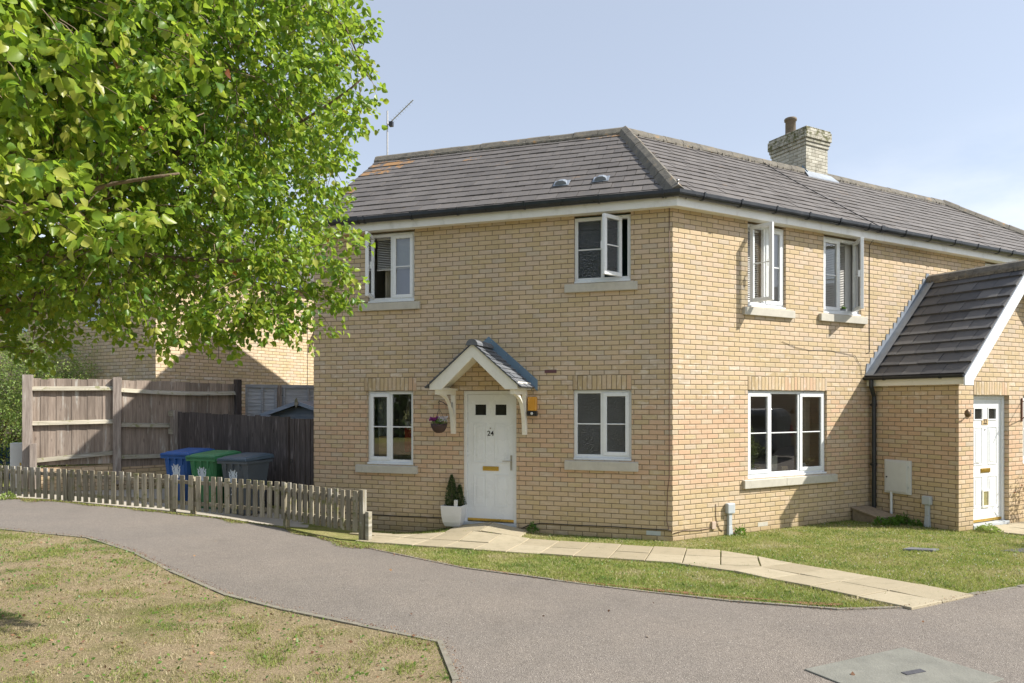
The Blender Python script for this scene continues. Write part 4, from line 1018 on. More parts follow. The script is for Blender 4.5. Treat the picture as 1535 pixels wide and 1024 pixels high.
# ---------------------------------------------------------------- things fixed to or standing by the houses
# wall lamp with amber lens
o = thing('wall_lamp', 'amber fronted wall lamp with black base right of the white door 24', 'lamp', tuple(wpt(MA, -2.13, 0, 1.86)))
mb = MB(); mb.box(-2.20, -2.06, -.085, -.001, 1.925, 2.145); mb.build('lamp_shade', 'amber', o, MA, bevel=.012)
mb = MB(); mb.box(-2.205, -2.055, -.09, -.001, 1.845, 1.922); mb.build('lamp_base', 'black', o, MA, bevel=.008)
mb = MB(); mb.lathe([(0, 0), (.022, 0), (.018, .01), (0, .014)], n=14); mb.build('motion_sensor', 'cabinet', o, facing(MA, -2.13, -.091, 1.885))
# lamp on the annex
o = thing('wall_lantern', 'small brass wall light on the brick beside door 22', 'lamp', tuple(wpt(MF, 4.76, 0, 1.88)))
mb = MB(); mb.box(4.765, 4.835, -.03, -.001, 1.83, 1.94); mb.build('back_plate', 'steel', o, MF, bevel=.004)
mb = MB(); mb.tube([(4.80, -.03, 1.885), (4.72, -.09, 1.88), (4.63, -.10, 1.885)], .010, 8); mb.build('arm', 'steel', o, MF)
mb = MB(); mb.lathe([(.0, -.06), (.03, -.055), (.045, -.01), (.04, .03), (.015, .06), (0, .065)], (4.60, -.10, 1.885), 14); mb.build('lamp_shade', 'bronze', o, MF, smooth=True)
# meter cupboard on the annex side wall
o = thing('meter_cupboard', 'grey white meter cupboard on the shaded side wall', 'utility box', tuple(wpt(ME, .52, 0, .5)))
mb = MB(); mb.box(.29, .755, -.045, -.001, .495, 1.07); mb.build('cupboard_frame', 'cabinet', o, ME, bevel=.006)
mb = MB(); mb.box(.32, .70, -.062, -.0455, .525, 1.045); mb.build('cupboard_door', 'cabinet', o, ME, bevel=.005)
mb = MB(); mb.lathe([(0, 0), (.014, 0), (.014, .006), (0, .006)], n=12); mb.build('lock', 'black', o, facing(ME, .345, -.062, .77))
mb = MB(); mb.box(.715, .728, -.055, -.0455, .6, .63); mb.box(.715, .728, -.055, -.0455, .95, .98); mb.build('hinge', 'plastic_grey', o, ME)
o2 = MB(); o2.tube([(.41, -.035, -.1), (.41, -.035, .52)], .021, 10); o2.build('cable_conduit', 'white', o, ME)
# cable entry boxes
def cable_box(frm, x, z0, z1, hw, label):
    o = thing('cable_box', label, 'utility box', tuple(wpt(frm, x, 0, -.1)), 'grey cable entry boxes')
    mb = MB(); mb.box(x-hw, x+hw, -.075, -.001, z0, z1); mb.build('box_cover', 'plastic_grey', o, frm, bevel=.018)
    mb = MB(); mb.box(x-.035, x+.035, -.05, -.001, z0-.18, z0); mb.hexa([(x-.055, -.07, -.12), (x+.055, -.07, -.12), (x+.055, -.001, -.12), (x-.055, -.001, -.12), (x-.035, -.05, z0-.1801), (x+.035, -.05, z0-.1801), (x+.035, -.001, z0-.1801), (x-.035, -.001, z0-.1801)])
    mb.build('duct', 'plastic_grey', o, frm, bevel=.008)
cable_box(ME, 1.03, .37, .515, .075, 'pale grey cable box and duct right of the meter cupboard')
cable_box(MB_, 1.115, .335, .50, .078, 'pale grey cable box and duct on the sunlit wall near the house corner')
# phone junction and cables
mb = MB(); mb.box(.755, .835, -.03, -.001, .12, .235); o = mb.build('junction_box', 'pinkish', None, MB_, bevel=.006)
tag(recentre(o, wpt(MB_, .795, 0, .12)), 'small pale junction box low on the sunlit wall near the corner', 'junction box')
def cable(name, frm, pts, r, mat, label):
    mb = MB(); mb.tube(pts, r, 6); o = mb.build(name, mat, None, frm, smooth=True)
    tag(recentre(o, wpt(frm, *pts[0])), label, 'cable')
cable('black_cable', MA, [(-6.0, -.008, .16)]+[(-6+.5*i, -.008, .168+.006*math.sin(i*1.7)) for i in range(1, 6)]+[(-3.36, -.008, .15)], .007, 'cable_black', 'black cable clipped low on the brick left of the planter')
cable('black_cable', MA, [(-2.36, -.008, .05), (-2.2, -.01, .13), (-2.0, -.008, .17), (-1.4, -.008, .168), (-.8, -.008, .175), (-.3, -.008, .168), (-.02, -.012, .17)], .007, 'cable_black', 'black cable clipped low on the brick between door 24 and the corner')
cable('thin_cable', MA, [(-.045, -.012, 4.93), (-.045, -.008, 4.0), (-.042, -.008, 3.0), (-.045, -.008, 2.0), (-.045, -.008, .95), (-.07, -.008, .75), (-.075, -.008, .5), (-.08, -.008, .3), (-.05, -.01, .18), (-.005, -.012, .13)], .0055, 'cable', 'thin brown cable running down the house corner')
cable('thin_cable', MB_, [(.01, -.012, .12), (.2, -.008, .145), (.5, -.008, .125), (.76, -.01, .14)], .0055, 'cable', 'thin brown cable from the corner to the junction box')
cable('thin_cable', MB_, [(.85, -.008, .5), (.85, -.008, .3), (.87, -.008, .2), (.93, -.008, .1), (1.0, -.01, .07)], .005, 'cable', 'short brown cable loop beside the sunlit cable box')
cable('aerial_cable', MB_, [(4.60, -.20, 5.10), (4.58, -.17, 4.97), (4.50, -.06, 4.92), (4.50, -.008, 4.85), (4.50, -.008, 4.2), (4.50, -.008, 3.3), (4.505, -.008, 2.95), (4.42, -.01, 2.93)], .005, 'cable_black', 'black aerial cable hanging down the sunlit wall right of the open window')
rp = [(4.58, 2.60), (4.5, 2.1), (4.46, 1.5), (4.52, .9), (4.56, .3), (4.60, -.16)]
cable('aerial_cable', MB_, [(x, y, slope_z(y)+.05) for x, y in rp]+[(4.60, -.20, 5.10)], .008, 'cable_black', 'black cable lying across the tiled roof below the chimney')
cable('loose_wire', MB_, [(2.29, -.008, 2.72+.33), (2.6, -.008, 2.97), (2.95, -.008, 2.93), (3.4, -.008, 2.95), (3.9, -.008, 2.9), (4.1, -.012, 2.88), (4.25, -.01, 2.7), (4.3, -.01, 2.5)], .0032, 'cable_black', 'loose wire sagging over the wide window to the porch gutter')
# step-like concrete drain cover box
mb = MB(); mb.hexa([(4.0, -.52, -.15), (4.42, -.52, -.15), (4.42, -.03, -.15), (4.0, -.03, -.15), (4.0, -.52, .10), (4.42, -.52, .10), (4.42, -.03, .20), (4.0, -.03, .20)])
root = thing('drain_housing', 'low mossy concrete drain housing below the black downpipe', 'drain box', tuple(wpt(MB_, 4.2, -.3, 0)))
mb.build('housing', 'mossbox', root, MB_, bevel=.008)
mb = MB(); mb.hexa([(3.975, -.55, .102), (4.44, -.55, .102), (4.44, -.02, .202), (3.975, -.02, .202), (3.975, -.55, .13), (4.44, -.55, .13), (4.44, -.02, .235), (3.975, -.02, .235)]); mb.build('lid', 'mossbox', root, MB_, bevel=.006)
# hook bracket at far right
mb = MB(); mb.box(6.36, 6.385, -.02, -.001, 1.74, 2.13); mb.tube([(6.37, -.02, 2.08), (6.30, -.30, 2.06), (6.25, -.36, 2.0)], .008, 6); mb.tube([(6.37, -.02, 1.78), (6.29, -.28, 2.04)], .007, 6)
o = mb.build('basket_bracket', 'rust', None, MF); tag(recentre(o, wpt(MF, 6.37, 0, 1.74)), 'rusty iron hanging bracket on the brick right of door 22', 'bracket')
# aerial
root = thing('tv_aerial', 'thin television aerial on a pole above the left end of the roof', 'aerial', tuple(wpt(MA, -6.12, RY+.25, 6.0)))
mb = MB(); mb.tube([(-6.12, RY+.25, 5.9), (-6.12, RY+.25, 8.28)], .018, 8); mb.build('mast', 'steel', root, MA)
ba = Vector((-6.20, RY+.27, 7.93)); bb = Vector((-5.42, RY+.05, 8.34))
mb = MB(); mb.tube([ba, bb], .010, 6)
for i in range(12):
    c_ = ba.lerp(bb, (i+.6)/12.5); h_ = .10-.003*i; mb.tube([c_+Vector((0, -h_, 0)), c_+Vector((0, h_, 0))], .0035, 4)
mb.build('boom', 'steel', root, MA)
mb = MB(); mb.box(-6.06, -5.98, RY+.2, RY+.27, 7.93, 8.03); mb.build('balun_box', 'black', root, MA)
# ball finial on the gutter corner
mb = MB(); mb.tube([wpt(MA, .09, -.21, 5.06), wpt(MA, .09, -.21, 5.24)], .012, 8); c_ = wpt(MA, .09, -.21, 5.26); mb.lathe([(0, -.024), (.017, -.017), (.024, 0), (.017, .017), (0, .024)], tuple(c_), 12)
tag(recentre(mb.build('pipe_stub', 'steel', None, smooth=True), wpt(MA, .09, -.21, 5.06)), 'short grey rod with a ball top at the gutter corner', 'rod')

# planter with clipped conifer
px, py = -.93, 11.02
root = thing('planter', 'square tapering white planter left of the white door 24', 'planter', (px, py, gz(px, py)+.02))
Mp = frame(px, py, gz(px, py)+.03, -aA+rad(2))
def sq_lathe(mb, prof, rnd=.25, n=4):
    i0 = len(mb.v)
    for r_, z in prof:
        for k in range(n):
            a = 2*math.pi*k/n+math.pi/4; c_, s_ = math.cos(a), math.sin(a)
            e = 40.; f_ = (abs(c_)**e+abs(s_)**e)**(-1/e); mb.v.append((r_*c_*f_, r_*s_*f_, z))
    mb.tv += [0]*(n*len(prof)); mb.lich += [0]*(n*len(prof))
    for a in range(len(prof)-1):
        for k in range(n):
            k2 = (k+1) % n; mb.f.append([i0+a*n+k, i0+a*n+k2, i0+(a+1)*n+k2, i0+(a+1)*n+k]); mb.m.append(0); mb.uv.append([(0, 0)]*4)
mb = MB(); sq_lathe(mb, [(0, 0), (.105, 0), (.125, .015), (.152, .08), (.168, .18), (.178, .33), (.180, .345), (.165, .345), (.160, .31), (0, .31)]); mb.build('pot', 'pot', root, Mp, bevel=.018)
mb = MB(); mb.lathe([(.0, .30), (.155, .30), (.155, .315), (0, .33)], n=16); mb.build('compost', 'soil', root, Mp)
mb = MB(); mb.box(.05, .10, -.165, -.115, .30, .44); mb.build('plant_label', 'cabinet', root, Mp, bevel=.006)

def leaf_cloud(name, pos, nrm_dir, length, width, mat, tints, parent=None, frmroot=None, fold=.25, verts6=True):
    """many small folded leaves in one mesh. pos Nx3 base, nrm_dir Nx3 leaf axis, length/width N"""
    N = len(pos); ax = nrm_dir/np.linalg.norm(nrm_dir, axis=1, keepdims=True)
    rv = RNG.normal(size=(N, 3)); rv[:, 2] += .9
    side = np.cross(ax, rv); side /= np.linalg.norm(side, axis=1, keepdims=True)+1e-9
    up_ = np.cross(side, ax)
    L = length[:, None]; W = width[:, None]*.5; f_ = fold
    if verts6:
        P = [pos, pos+ax*L*.18+side*W*.75+up_*W*f_, pos+ax*L*.45+side*W+up_*W*f_*1.2, pos+ax*L*.75+side*W*.62+up_*(W*f_*.6-L*.04),
             pos+ax*L-up_*L*.14, pos+ax*L*.75-side*W*.62+up_*(W*f_*.6-L*.04), pos+ax*L*.45-side*W+up_*W*f_*1.2, pos+ax*L*.18-side*W*.75+up_*W*f_, pos+ax*L*.5-up_*L*.01]
        V = np.stack(P, 1).reshape(-1, 3); nv = 9
        F = np.array([[0, 1, 8, 8], [1, 2, 8, 8], [2, 3, 8, 8], [3, 4, 8, 8], [4, 5, 8, 8], [5, 6, 8, 8], [6, 7, 8, 8], [7, 0, 8, 8]])[:, :3]
    else:
        P = [pos, pos+ax*L*.45+side*W, pos+ax*L, pos+ax*L*.45-side*W]; V = np.stack(P, 1).reshape(-1, 3); nv = 4
        F = np.array([[0, 1, 2], [0, 2, 3]])
    nf = len(F); idx = (np.arange(N)[:, None, None]*nv+F[None]).reshape(-1)
    base = np.zeros(3) if parent is None else np.array(ROOTLOC[parent.name])
    V = V-base
    me = bpy.data.meshes.new(name); me.vertices.add(len(V)); me.vertices.foreach_set('co', V.astype(np.float32).ravel())
    me.loops.add(len(idx)); me.loops.foreach_set('vertex_index', idx.astype(np.int32))
    me.polygons.add(N*nf); me.polygons.foreach_set('loop_start', np.arange(0, len(idx), 3, dtype=np.int32))
    me.update(calc_edges=True); me.validate()
    a = me.attributes.new('tint', 'FLOAT', 'POINT'); a.data.foreach_set('value', np.repeat(tints, nv).astype(np.float32))
    if verts6: me.polygons.foreach_set('use_smooth', [True]*len(me.polygons))
    me.materials.append(M[mat]); o = bpy.data.objects.new(name, me); COL.objects.link(o)
    if parent is not None: o.parent = parent; ROOTLOC[o.name] = Vector(base)
    return o
def unit(N, upb=0.):
    v = RNG.normal(size=(N, 3)); v[:, 2] += upb; return v/np.linalg.norm(v, axis=1, keepdims=True)
# conifer: two pointed flames of scale leaves
root = thing('dwarf_conifer', 'small pointed dwarf conifer growing in the white planter', 'plant', (px, py, gz(px, py)+.35))
pp = []; dd = []
for (ox, h_, rr, n_) in ((-.045, .50, .125, 2600), (.085, .34, .10, 1300)):
    hh = RNG.random(n_)**1.35; a = RNG.random(n_)*6.283; q = (RNG.random(n_)**.4)
    prof = np.minimum(1, hh*6+.45)*(1-hh)**.75*(1+.18*np.sin(a*3+hh*9))
    r_ = rr*prof*q; c0 = np.array([px, py, gz(px, py)+.34])
    p_ = np.stack([ox+r_*np.cos(a), r_*np.sin(a), h_*hh], 1)+c0
    pp.append(p_); dd.append(np.stack([np.cos(a)*.7, np.sin(a)*.7, np.full(n_, .9)], 1)+RNG.normal(size=(n_, 3))*.35)
pp = np.concatenate(pp); dd = np.concatenate(dd); n_ = len(pp)
leaf_cloud('foliage', pp, dd, RNG.uniform(.02, .04, n_), RNG.uniform(.007, .014, n_), 'conifer', RNG.random(n_), root, verts6=False)
mb = MB(); mb.tube([(px-.045, py, gz(px, py)+.33), (px-.045, py, gz(px, py)+.6)], .008, 6); mb.build('stem', 'bark', root)

# hanging basket
bp = wpt(MA, -3.60, -.30, 1.70)
root = thing('hanging_basket', 'wicker hanging basket of purple and white flowers left of door 24', 'basket', tuple(bp))
Mh = Matrix.Translation(bp)
mb = MB(); mb.lathe([(0, -.13), (.05, -.125), (.095, -.09), (.125, -.03), (.135, .02), (.128, .02), (.10, -.02), (0, -.04)], n=24); mb.build('wicker_bowl', 'wicker', root, Mh, smooth=True)
mb = MB()
for k in range(3):
    a = 2*math.pi*k/3; mb.tube([(.13*math.cos(a), .13*math.sin(a), .02), (0, 0, .26)], .003, 4)
mb.tube([(0, 0, .26), (0, 0, .33)], .004, 4); mb.build('chain', 'black', root, Mh)
bpv = np.array(bp)
def blossoms(cx, n_, mat, nm):
    a = RNG.random(n_)*6.283; r_ = .075*RNG.random(n_)**.5; h_ = .04+.07*RNG.random(n_)
    c_ = np.stack([cx+r_*np.cos(a), r_*np.sin(a)-.02, h_+.02], 1)+bpv
    P_ = np.repeat(c_, 6, 0); D_ = unit(len(P_)); D_[:, 1] -= .4
    leaf_cloud(nm, P_, D_, RNG.uniform(.018, .028, len(P_)), RNG.uniform(.018, .026, len(P_)), mat, RNG.random(len(P_)), root, verts6=False)
blossoms(-.075, 45, 'petal_purple', 'purple_flowers'); blossoms(.06, 55, 'petal_white', 'white_flowers')
n_ = 260; a = RNG.random(n_)*6.283; r_ = .13*RNG.random(n_)**.5
leaf_cloud('leaves', np.stack([r_*np.cos(a), r_*np.sin(a), .02+.07*RNG.random(n_)], 1)+bpv, unit(n_, .3), RNG.uniform(.02, .04, n_), RNG.uniform(.012, .02, n_), 'weed', RNG.random(n_), root, verts6=False)
mb = MB(); mb.tube([(-3.47, -.07, 2.06), (-3.47, -.07, 1.88), (-3.50, -.16, 2.0), (-3.55, -.25, 2.06), (-3.60, -.30, 2.08), (-3.61, -.31, 2.05)], .006, 6)
o = mb.build('basket_hook', 'black', None, MA); tag(recentre(o, wpt(MA, -3.47, -.07, 1.9)), 'black scrolled hook on the left canopy bracket', 'hook')
cable_ = MB(); cable_.tube([wpt(MA, -3.60, -.30, 2.05), wpt(MA, -3.60, -.30, 2.02)], .004, 5); cable_.build('hook_link', 'black', root)

# things behind the windows
def prop(name, frm, label, cat, boxes, mat, bevel=.003):
    mb = MB()
    for b in boxes: mb.box(*b)
    o = mb.build(name, mat, None, frm, bevel=bevel); b = boxes[0]
    return tag(recentre(o, wpt(frm, (b[0]+b[1])/2, (b[2]+b[3])/2, b[4])), label, cat)
prop('tan_box', MA, 'tan two drawer box behind the lower left window', 'drawers', [(-4.93, -4.72, .2, .34, 1.05, 1.27), (-4.93, -4.72, .2, .34, 1.275, 1.48)], 'card')
prop('red_cushion', MA, 'red cushion behind the lower left window', 'cushion', [(-4.56, -4.24, .42, .5, 1.2, 1.63)], 'red', .02)
root = thing('plant_hanger', 'knotted cord hanger with white pot behind the lower left window', 'plant hanger', tuple(wpt(MA, -4.37, .22, 1.6)))
mb = MB()
for k in range(6):
    a = k*math.pi/3; mb.tube([(-4.37, .22, 2.2), (-4.37+.045*math.cos(a), .22+.045*math.sin(a), 1.95), (-4.37+.08*math.cos(a), .22+.08*math.sin(a), 1.73), (-4.37+.03*math.cos(a), .22+.03*math.sin(a), 1.6)], .006, 5)
mb.build('cord', 'curtain', root, MA)
mb = MB(); mb.lathe([(0, 0), (.05, 0), (.075, .11), (.07, .11), (0, .09)], (-4.37, .22, 1.63), 14); mb.build('pot', 'cabinet', root, MA)
ro = wpt(MA, -4.27, .24, 1.08); n_ = 16
o = leaf_cloud('spider_plant', np.tile(np.array(ro), (n_, 1)), unit(n_, 1.2), RNG.uniform(.2, .4, n_), np.full(n_, .016), 'weed', RNG.random(n_), verts6=False)
tag(o, 'strap leaved house plant behind the lower left window', 'plant')
prop('photo_frame', MB_, 'cream photo frame seen from behind in the wide window', 'picture frame', [(2.24, 2.42, .20, .215, .885, 1.17)], 'curtain')
prop('small_box', MB_, 'tan card box in the wide window near the photo frame', 'box', [(2.50, 2.64, .18, .26, .885, .99)], 'card')
prop('white_trough', MB_, 'small white trough in the left light of the wide window', 'trough', [(1.66, 1.90, .17, .26, .885, .99)], 'cabinet')
prop('card_block', MB_, 'small tan block between trough and frame in the wide window', 'box', [(1.93, 2.03, .18, .25, .885, 1.0)], 'card')
root = thing('vase', 'white vase of dried grass in the right light of the wide window', 'vase', tuple(wpt(MB_, 3.05, .2, .885)))
mb = MB(); mb.lathe([(0, 0), (.04, 0), (.055, .05), (.03, .11), (.035, .14)], (3.05, .2, .885), 14); mb.build('jar', 'cabinet', root, MB_, smooth=True)
n_ = 40; b0 = np.tile(np.array(wpt(MB_, 3.05, .2, 1.0)), (n_, 1)); leaf_cloud('dried_stems', b0, unit(n_, 1.6), RNG.uniform(.15, .32, n_), np.full(n_, .012), 'grass', .8+.2*RNG.random(n_), root, verts6=False)
root = thing('potted_cactus', 'small green plant in a pot on the sill of the open window', 'plant', tuple(wpt(MB_, 4.03, .15, 3.6)))
mb = MB(); mb.lathe([(0, 0), (.05, 0), (.065, .09), (0, .085)], (4.03, .17, 3.615), 12); mb.build('pot', 'plastic_grey', root, MB_)
n_ = 120; b0 = np.tile(np.array(wpt(MB_, 4.03, .17, 3.70)), (n_, 1)); leaf_cloud('leaves', b0, unit(n_, .5), RNG.uniform(.05, .09, n_), np.full(n_, .02), 'weed', RNG.random(n_)*.5, root, verts6=False)
for (x, lb) in ((-1.36, 'small green plant behind obscured glass at the left of the bathroom sill'), (-.70, 'small green plant at the right end of the bathroom sill')):
    n_ = 90; b0 = np.tile(np.array(wpt(MA, x, .17, 3.93)), (n_, 1)); o = leaf_cloud('sill_plant', b0, unit(n_, .6), RNG.uniform(.05, .09, n_), np.full(n_, .025), 'weed', RNG.random(n_), verts6=False); tag(o, lb, 'plant')

# ---------------------------------------------------------------- fences
def V3(x, y, z): return Vector((x, y, z))
def run_frame(p, q):
    p, q = Vector(p), Vector(q); return frame(p.x, p.y, 0, math.atan2(q.y-p.y, q.x-p.x)), (q-p).length
# picket fence along the path
PF = [(-2.13, 9.75), (-3.6, 10.8), (-4.9, 11.25), (-6.75, 11.55), (-9.6, 12.25)]
ztop = [.785, .80, .83, .89, .955]; zbot = [.20, .215, .25, .34, .45]
fence = thing('picket_fence', 'low weathered wooden picket fence curving along the path in front of the bins', 'fence', (-5., 11.4, .2))
cum = [0]
for i in range(len(PF)-1): cum.append(cum[-1]+math.hypot(PF[i+1][0]-PF[i][0], PF[i+1][1]-PF[i][1]))
def pf(d):
    for i in range(len(PF)-1):
        if d <= cum[i+1] or i == len(PF)-2:
            k = (d-cum[i])/(cum[i+1]-cum[i]); a, b = PF[i], PF[i+1]
            return (a[0]+(b[0]-a[0])*k, a[1]+(b[1]-a[1])*k, ztop[i]+(ztop[i+1]-ztop[i])*k, zbot[i]+(zbot[i+1]-zbot[i])*k, math.atan2(b[1]-a[1], b[0]-a[0])+math.pi)
src = {}
pm = MB(); pm.box(-.044, .044, -.010, .010, 0, .5775); pick0 = pm.build('picket', 'picket', None, bevel=.003)
pick_used = False
d = .13; base = ROOTLOC[fence.name]
while d < cum[-1]:
    x, y, zt, zb, an = pf(d)
    o = pick0 if not pick_used else pick0.copy()
    if pick_used: COL.objects.link(o)
    pick_used = True
    o.parent = fence; nx_, ny_ = math.sin(an), -math.cos(an)
    o.location = Vector((x+nx_*.031, y+ny_*.031, zb+random.uniform(-.006, .006)))-base
    o.rotation_euler = (random.gauss(0, .008), random.gauss(0, .012), an+random.gauss(0, .02)); o.scale = (random.uniform(.94, 1.05), 1, (zt-zb)/.5775+random.uniform(-.008, .008))
    d += .1385 if d < cum[2] else .142
posts = [(0.03, .09), (cum[1]-.02, .07), (cum[2]+.4, .07), (cum[3]-1.1, .07), (cum[3]+.9, .07), (cum[4]-.05, .07)]
for i, (d, wd) in enumerate(posts):
    x, y, zt, zb, an = pf(d); g0 = gz(x, y)
    mb = MB(); h2 = wd/2; top_ = zt+(.02 if i == 0 else -.02)
    mb.box(-h2, h2, -.015, .06, g0-.25, top_); mb.build('post', 'picket', fence, frame(x, y, 0, an), bevel=.004)
for i in range(len(PF)-1):
    a, b = PF[i], PF[i+1]; F_, L_ = run_frame(b, a)
    for fr_ in (.2, .80):
        za = zbot[i]+(ztop[i]-zbot[i])*fr_; zb_ = zbot[i+1]+(ztop[i+1]-zbot[i+1])*fr_
        mb = MB(); mb.hexa([(0, -.019, zb_-.03), (L_, -.019, za-.03), (L_, .019, za-.03), (0, .019, zb_-.03), (0, -.019, zb_+.03), (L_, -.019, za+.03), (L_, .019, za+.03), (0, .019, zb_+.03)])
        mb.build('rail', 'picket', fence, F_, bevel=.003)
x, y = PF[0]; mb = MB(); mb.box(.045, .115, .0, .07, gz(x, y)-.2, .50); mb.build('spur_post', 'rail', fence, frame(x, y, 0, pf(.03)[4]), bevel=.006)

def board_fence(name, label, p, q, zb, zt, zt2, mat, posts, rails, front=True, bw=.125, railmat='rail', postmat='post', ptop=.05, bend=None):
    F_, L_ = run_frame(p, q)
    root = thing(name, label, 'fence', (p[0], p[1], zb))
    mb = MB(); x = 0; i = 0
    while x < L_-.02:
        x1 = min(x+bw, L_); k = x/L_; z1 = zt+(zt2-zt)*k+random.uniform(-.012, .012); y = .0+(.006 if i % 2 else 0)
        # feather edge: thick edge overlaps thin one
        mb.hexa([(x+.001, y, zb), (x1+.012, y+.004, zb), (x1+.012, y+.012, zb), (x+.001, y+.018, zb), (x+.001, y, z1), (x1+.012, y+.004, z1), (x1+.012, y+.012, z1), (x+.001, y+.018, z1)])
        x += bw; i += 1
    mb.build('boards', mat, root, F_)
    for r_ in rails:
        mb = MB(); za, zb2 = r_
        mb.hexa([(.0, -.075, za-.035), (L_, -.075, zb2-.035), (L_, -.001, zb2-.035), (.0, -.001, za-.035), (.0, -.048, za+.025), (L_, -.048, zb2+.025), (L_, -.001, zb2+.045), (.0, -.001, za+.045)])
        mb.build('rail', railmat, root, F_, bevel=.003)
    for (xx, wd, zz) in posts:
        mb = MB(); mb.box(xx-wd/2, xx+wd/2, -.10, .045, zb-.4, zz); mb.build('post', postmat, root, F_, bevel=.005)
    return root, F_, L_
TP = [(-9.02, 12.62), (-7.66, 13.25), (-5.98, 14.85)]
r1, F1, L1 = board_fence('tall_fence', 'tall weathered board fence with pale rails above the low brick wall', TP[0], TP[1], .88, 2.50, 2.50, 'fence', [(.06, .15, 2.57), (L_tmp := math.hypot(1.36, .63), .14, 2.54)], [(2.31, 2.33), (1.665, 1.69), (.96, 1.09)])
F2, L2 = run_frame(TP[1], TP[2])
mb = MB(); x = .08; i = 0
while x < L2-.02:
    y = (.006 if i % 2 else 0); z1 = 2.50-.05*x/L2+random.uniform(-.012, .012); zb = .80 if x < 1.2 else .75
    mb.hexa([(x+.001, y, zb), (x+.137, y+.004, zb), (x+.137, y+.012, zb), (x+.001, y+.018, zb), (x+.001, y, z1), (x+.137, y+.004, z1), (x+.137, y+.012, z1), (x+.001, y+.018, z1)]); x += .125; i += 1
mb.build('boards', 'fence', r1, F2)
for za, zb in ((2.30, 2.26), (1.625, 1.62), (1.0, 1.03)):
    mb = MB(); n_ = 8
    for k in range(n_):
        xa, xb = L2*k/n_, L2*(k+1)/n_; sg = lambda t_: -.035*math.sin(math.pi*t_)
        a, b = za+(zb-za)*k/n_+sg(k/n_), za+(zb-za)*(k+1)/n_+sg((k+1)/n_)
        mb.hexa([(xa, -.075, a-.035), (xb, -.075, b-.035), (xb, -.001, b-.035), (xa, -.001, a-.035), (xa, -.048, a+.025), (xb, -.048, b+.025), (xb, -.001, b+.045), (xa, -.001, a+.045)])
    mb.build('rail', 'rail', r1, F2)
mb = MB(); mb.box(L2-.06, L2+.06, -.10, .05, .3, 2.56); mb.build('post', 'fence_dark', r1, F2, bevel=.005)
mb = MB(); mb.box(.115, .215, -.20, -.101, .2, 1.30); mb.build('spur_post', 'post', r1, F1, bevel=.006)
# low brick retaining wall under it
root = thing('retaining_wall', 'low brick wall under the tall board fence behind the picket fence', 'wall', (TP[0][0], TP[0][1], .3))
for (F_, L_) in ((F1, L1), (F2, L2)):
    mb = MB(); mb.box(0, L_, .01, .2, -.2, .84); mb.build('brickwork', 'brick', root, F_)
# lower dark fence to the house corner with the gate
HC = wpt(MA, -6.09, .25)
GP = (-4.05, 12.38)
LP = (-6.80, 13.86)
r3, F3, L3 = board_fence('low_fence', 'dark stained board fence behind the three wheelie bins', LP, GP, .16, 1.865, 1.79, 'fence_dark', [(-.03, .10, 1.90)], [], postmat='post')
mb = MB()
for z in (1.78, 1.42, .5): mb.box(-.10, .02, -.13, -.101, z, z+.11)
mb.build('batten_end', 'rail', r3, F3)
F4, L4 = run_frame(GP, (HC.x-.02, HC.y+.02))
root = thing('garden_gate', 'dark board side gate with ring handle beside the brick house corner', 'gate', (GP[0], GP[1], .16))
mb = MB(); n_ = 6
for i in range(n_):
    x0, x1 = .02+L4*i/n_, .02+L4*(i+1)/n_-.012; mb.box(x0, min(x1, L4), 0, .018, .17, 1.765)
mb.build('boards', 'fence_dark', root, F4, bevel=.002)
mb = MB(); mb.box(-.045, .012, -.03, .03, .1, 1.80); mb.build('post', 'fence_dark', root, F4, bevel=.003)
mb = MB()
for k in range(14):
    a0, a1 = 2*math.pi*k/14, 2*math.pi*(k+1)/14; mb.tube([(.07+.028*math.cos(a0), -.012, 1.0+.03*math.sin(a0)), (.07+.028*math.cos(a1), -.012, 1.0+.03*math.sin(a1))], .004, 5)
mb.build('ring_handle', 'black', root, F4)
mb = MB(); mb.box(.0, L4, .03, .06, 1.45, 1.53); mb.box(.0, L4, .03, .06, .4, .48); mb.build('ledge', 'fence_dark', root, F4)
# silver lap fence behind
F5, L5 = run_frame((-5.92, 15.15), (-3.2, 16.5))
root = thing('lap_fence', 'silver grey lap panel fence behind the shed', 'fence', (-5.92, 15.15, .2))
mb = MB(); z = .5; i = 0
while z < 2.38:
    for (xa, xb) in ((.0, .66), (.76, L5)):
        n_ = int((xb-xa)/.3)+1
        for k in range(n_):
            a, b = xa+(xb-xa)*k/n_, xa+(xb-xa)*(k+1)/n_; w1, w2 = .008*math.sin(a*9+i*2.1), .008*math.sin(b*9+i*2.1)
            mb.hexa([(a, -.012, z+w1), (b, -.012, z+w2), (b, -.004, z+w2), (a, -.004, z+w1), (a, .004, z+.105), (b, .004, z+.105), (b, .010, z+.105), (a, .010, z+.105)])
    z += .082; i += 1
mb.build('lap_boards', 'greyfence', root, F5)
mb = MB()
for x in (.0, .33, .62, .80, 1.33, 1.9, 2.5): mb.box(x, x+.045, -.045, -.013, .4, 2.39)
mb.box(0, .68, -.05, -.013, 2.3905, 2.46); mb.box(.76, L5, -.05, -.013, 2.3905, 2.46)
mb.build('battens', 'greyfence', root, F5, bevel=.002)
mb = MB(); mb.box(.675, .765, -.06, .05, .1, 2.45); mb.build('post', 'post', root, F5, bevel=.004)
